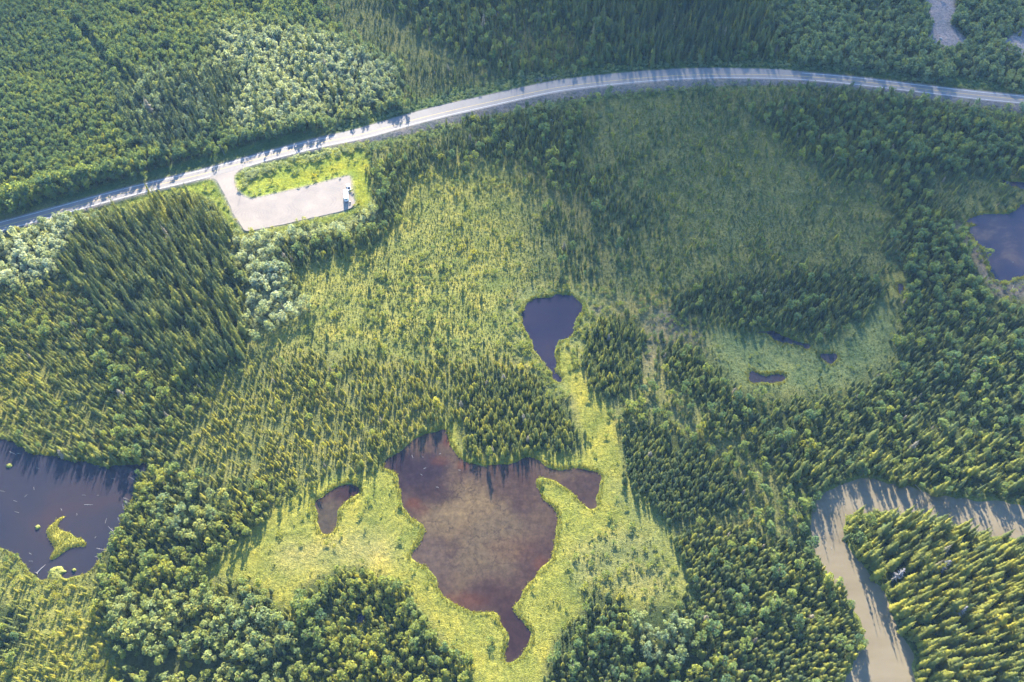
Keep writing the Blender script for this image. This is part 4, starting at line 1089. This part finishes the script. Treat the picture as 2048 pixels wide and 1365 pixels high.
# ------------------------------------------------------------------ dead and fallen trees
def bare_crown(seed, n, rad, lo=.2):
    rs = random.Random(seed); bm = bmesh.new()
    for k in range(n):
        z = lo + (1 - lo) * k / n; r = rad * ((1 - z) ** .6 + .1) * rs.uniform(.5, 1.2); a = rs.uniform(0, 2 * PI)
        tube(bm, (0, 0, z), (math.cos(a) * r, math.sin(a) * r, z - r * rs.uniform(-.2, .5)), .008, .004, 3)
    return bm
DEADC = [bm_mesh('bare_branches', bare_crown(s, 60, .13), M_DEAD) for s in (1, 2, 3)]
SNAGC = [bm_mesh('snag_branches', bare_crown(s + 9, 26, .10, .35), M_DEAD) for s in (1, 2)]
DEADT = trunk_mesh('dead_trunk', .022, 1.0, mat=M_DEAD)
def dead(name, px, py, h, label, cat, crowns, k, lean=(0, 0), group=None, w=1.0):
    x, y = at(px, py); z = max(float(ground_z(x, y)), WZ) - .1
    t = empty(name, (x, y, z)); t.scale = (h * w, h * w, h); t.rotation_euler = (lean[0], lean[1], k * 1.3)
    link('branches', crowns[k % len(crowns)], t); link('trunk', DEADT, t)
    tag(t, label, cat, group)
dead('dead_spruce', 1783, 1162, 15, 'bare pinkish grey dead spruce on the river point near the water', 'dead tree', DEADC, 0, w=1.3)
dead('dead_spruce', 1872, 1145, 15, 'grey thinning dead spruce in the middle of the river point', 'dead tree', DEADC, 1, w=1.3)
dead('dead_spruce', 1908, 1232, 13, 'pale dead spruce lowest of the three on the river point', 'dead tree', DEADC, 2, w=1.2)
SN = 'dead snags along the right shore of the left lake'
for k, (px, py, lab) in enumerate([(274,964,'uppermost dead snag at the lake corner'), (259,1000,'dead snag leaning out where the shore turns down'), (255,1014,'grey snag just under the turn of the shore'),
                                   (249,1022,'pale snag midway down the right lake shore'), (232,1069,'snag leaning over the water below midway'), (216,1102,'grey snag near the lower right lake corner'),
                                   (203,1116,'lowest dead snag on the right lake shore'), (240,1046,'thin snag between the midway ones')]):
    dead('dead_snag', px, py, 6.0 + (k % 3), lab, 'dead tree', SNAGC, k, (R(4 * (k % 3)), R(-14)), SN)
def fallen(px0, py0, px1, py1, label, z0, z1, k, kind='T'):
    a, b_ = Vector((*at(px0, py0, z0), z0)), Vector((*at(px1, py1, z1), z1))
    d = b_ - a; L = d.length
    t = empty('fallen_spruce', a); t.rotation_euler = d.to_track_quat('Z', 'Y').to_euler(); t.scale = (L * 1.3, L * 1.3, L)
    cr, tr = PROTO[kind][k]
    c = link('crown', cr, t); c['tint'] = .8; c['silver'] = .25; link('trunk', tr, t)
    tag(t, label, 'fallen tree')
fallen(1803, 946, 1822, 974, 'yellowing fallen spruce drooping steeply into the river, left of two', 1.2, .1, 1)
fallen(1805, 946, 1828, 970, 'yellowing fallen spruce drooping into the river, right of two', 1.6, .4, 3)

def twigs(seed):
    rs = random.Random(seed); bm = bmesh.new()
    for k in range(26):
        a = rs.uniform(0, 2 * PI); l = rs.uniform(.1, .6)
        tube(bm, (0, 0, 0), (math.cos(a) * l, math.sin(a) * l, rs.uniform(.6, 1.0)), .03, .012, 3)
    return bm_mesh('bleached_shrub', bm, M_PALELOG)
TW = [twigs(s) for s in (1, 2)]
for k, (px, py) in enumerate([(1071,165),(1078,163),(1085,162),(1091,160),(1097,162),(1104,160),(1111,159),(1082,167)]):
    x, y = at(px, py)
    o = link('bleached_shrub', TW[k % 2], None, (x, y, float(ground_z(x, y)) - .05)); o.scale = (2.6, 2.6, 3.0 - .15 * k); o.rotation_euler = (0, 0, k)
    tag(o, 'leafless whitened shrub in the clump beside the far road edge', 'shrub', 'bleached shrubs beside the far road edge')
x, y = at(1659, 118)
o = link('bleached_shrub', TW[0], None, (x, y, float(ground_z(x, y)) - .05)); o.scale = (3, 3, 4)
tag(o, 'lone leafless pale shrub at the wood edge across the road', 'shrub')
def boulder(px, py, r, label, group=None):
    bm = bmesh.new(); bmesh.ops.create_icosphere(bm, subdivisions=2, radius=1.0); rs = random.Random(int(px))
    for v in bm.verts: v.co *= rs.uniform(.8, 1.12)
    x, y = at(px, py)
    o = link('boulder', bm_mesh('boulder', bm, M_ROCK), None, (x, y, float(ground_z(x, y)) + .2 * r)); o.scale = (r, r * .8, r * .6); o.rotation_euler = (0, 0, px)
    tag(o, label, 'boulder', group)
boulder(1103, 243, 1.5, 'larger pale boulder among the trees of the ridge below the road')
boulder(1107, 247, .9, 'smaller pale boulder touching the larger one below the road')
boulder(1881, 79, 1.2, 'dark mound of rock on the long gravel bar')
# two thin spires whose tips stand against the road, and a whitish tree by the verge
for k, (px, py, h, lab) in enumerate([(1397, 190, 13.5, 'left of two thin spires whose tips cross the far road'), (1407, 191, 14, 'right of two thin spires whose tips cross the far road')]):
    x, y = at(px, py); t = empty('spruce_tree', (x, y, float(ground_z(x, y)))); t.scale = (h * .62, h * .62, h)
    c = link('crown', PROTO['T'][k][0], t); c['tint'] = .1; c['silver'] = 0.0; link('trunk', PROTO['T'][k][1], t)
    tag(t, lab, 'spruce', 'two thin spires below the road')
x, y = at(122, 372); t = empty('broadleaf_tree', (x, y, float(ground_z(x, y)))); t.scale = (11, 11, 10)
c = link('crown', PROTO['L'][1][0], t); c['tint'] = .6; c['silver'] = 1.0; link('trunk', PROTO['L'][1][1], t)
tag(t, 'whitish leaved tree standing out at the dark wood edge across the road', 'tree')

# ------------------------------------------------------------------ haze
m, nt, out = new_mat('haze_air')
pv = N(nt, 'ShaderNodeVolumePrincipled')
pv.inputs['Color'].default_value = (.36, .62, 1.0, 1)
pv.inputs['Density'].default_value = .00004
nt.links.new(pv.outputs[0], out.inputs['Volume'])
bm = bmesh.new(); box(bm, -1500, 1500, -700, 2200, -3.0, CAM_H + 6)
tag(link('haze', bm_mesh('haze', bm, m)), 'thin bluish haze lying over the whole valley', 'haze', kind='stuff')
# ------------------------------------------------------------------ clouds between the sun and the valley (they shade the far and right-hand side)
CLOUD_H, SIG = 760.0, .010
SHADE = [(1650,110,660,310,2.0), (1300,390,270,240,1.0), (1740,540,330,200,1.1), (1150,50,200,120,.7), (1480,140,560,90,.5), (30,0,230,120,.6), (850,-70,260,80,.8), (1480,930,230,170,.35)]
cgx, cgy = np.arange(-760, 761, 20.0), np.arange(-60, 1200, 20.0)
CX, CY = np.meshgrid(cgx, cgy)
cpx, cpy, _ = proj(CX, np.clip(CY, 30, None), 0.0)
T_ = np.zeros_like(CX)
for sx, sy, ax, ay, tau in SHADE:
    T_ = np.maximum(T_, 0) + tau * np.exp(-(((cpx - sx) / ax) ** 2 + ((cpy - sy) / ay) ** 2) ** 1.3)
far_fade = np.clip((1150 - CY) / 250, 0, 1) * np.clip((760 - abs(CX)) / 120, 0, 1)
T_ = np.clip(T_, 0, 2.6) * far_fade * (.75 + .5 * fnoise(CX, CY, 120, 5))
TH = T_ * math.sin(SUN_EL) / SIG
TH = np.where(TH < .6, 0, TH) 
off = CLOUD_H / math.tan(SUN_EL)
ny2, nx2 = CX.shape
vt = np.stack([CX, CY + off, CLOUD_H + TH / 2 + .02], -1).reshape(-1, 3)
vb = np.stack([CX, CY + off, CLOUD_H - TH / 2 - .02], -1).reshape(-1, 3)
ii = np.arange(nx2 * ny2).reshape(ny2, nx2)
cellmax = np.maximum.reduce([TH[:-1, :-1], TH[:-1, 1:], TH[1:, 1:], TH[1:, :-1]])
keep = cellmax > 0
q = np.stack([ii[:-1, :-1], ii[:-1, 1:], ii[1:, 1:], ii[1:, :-1]], -1)[keep]
nb = nx2 * ny2
F_ = [tuple(f) for f in q] + [tuple(int(v) + nb for v in f[::-1]) for f in q]
ec = {}
for f in q:
    for a, b_ in zip(f, np.roll(f, -1)):
        e = (int(a), int(b_)); 
        if (e[1], e[0]) in ec: del ec[(e[1], e[0])]
        else: ec[e] = 1
F_ += [(b_, a, a + nb, b_ + nb) for a, b_ in ec]
me = bpy.data.meshes.new('clouds')
me.from_pydata([tuple(v) for v in np.concatenate([vt, vb])], [], F_)
m, nt, out = new_mat('cloud_vapour')
pv = N(nt, 'ShaderNodeVolumePrincipled'); pv.inputs['Color'].default_value = (1, 1, 1, 1); pv.inputs['Density'].default_value = SIG; pv.inputs['Anisotropy'].default_value = .5
nt.links.new(pv.outputs[0], out.inputs['Volume'])
me.materials.append(m)
tag(link('clouds', me), 'thin cloud bank high beyond the valley toward the sun', 'clouds', kind='stuff')
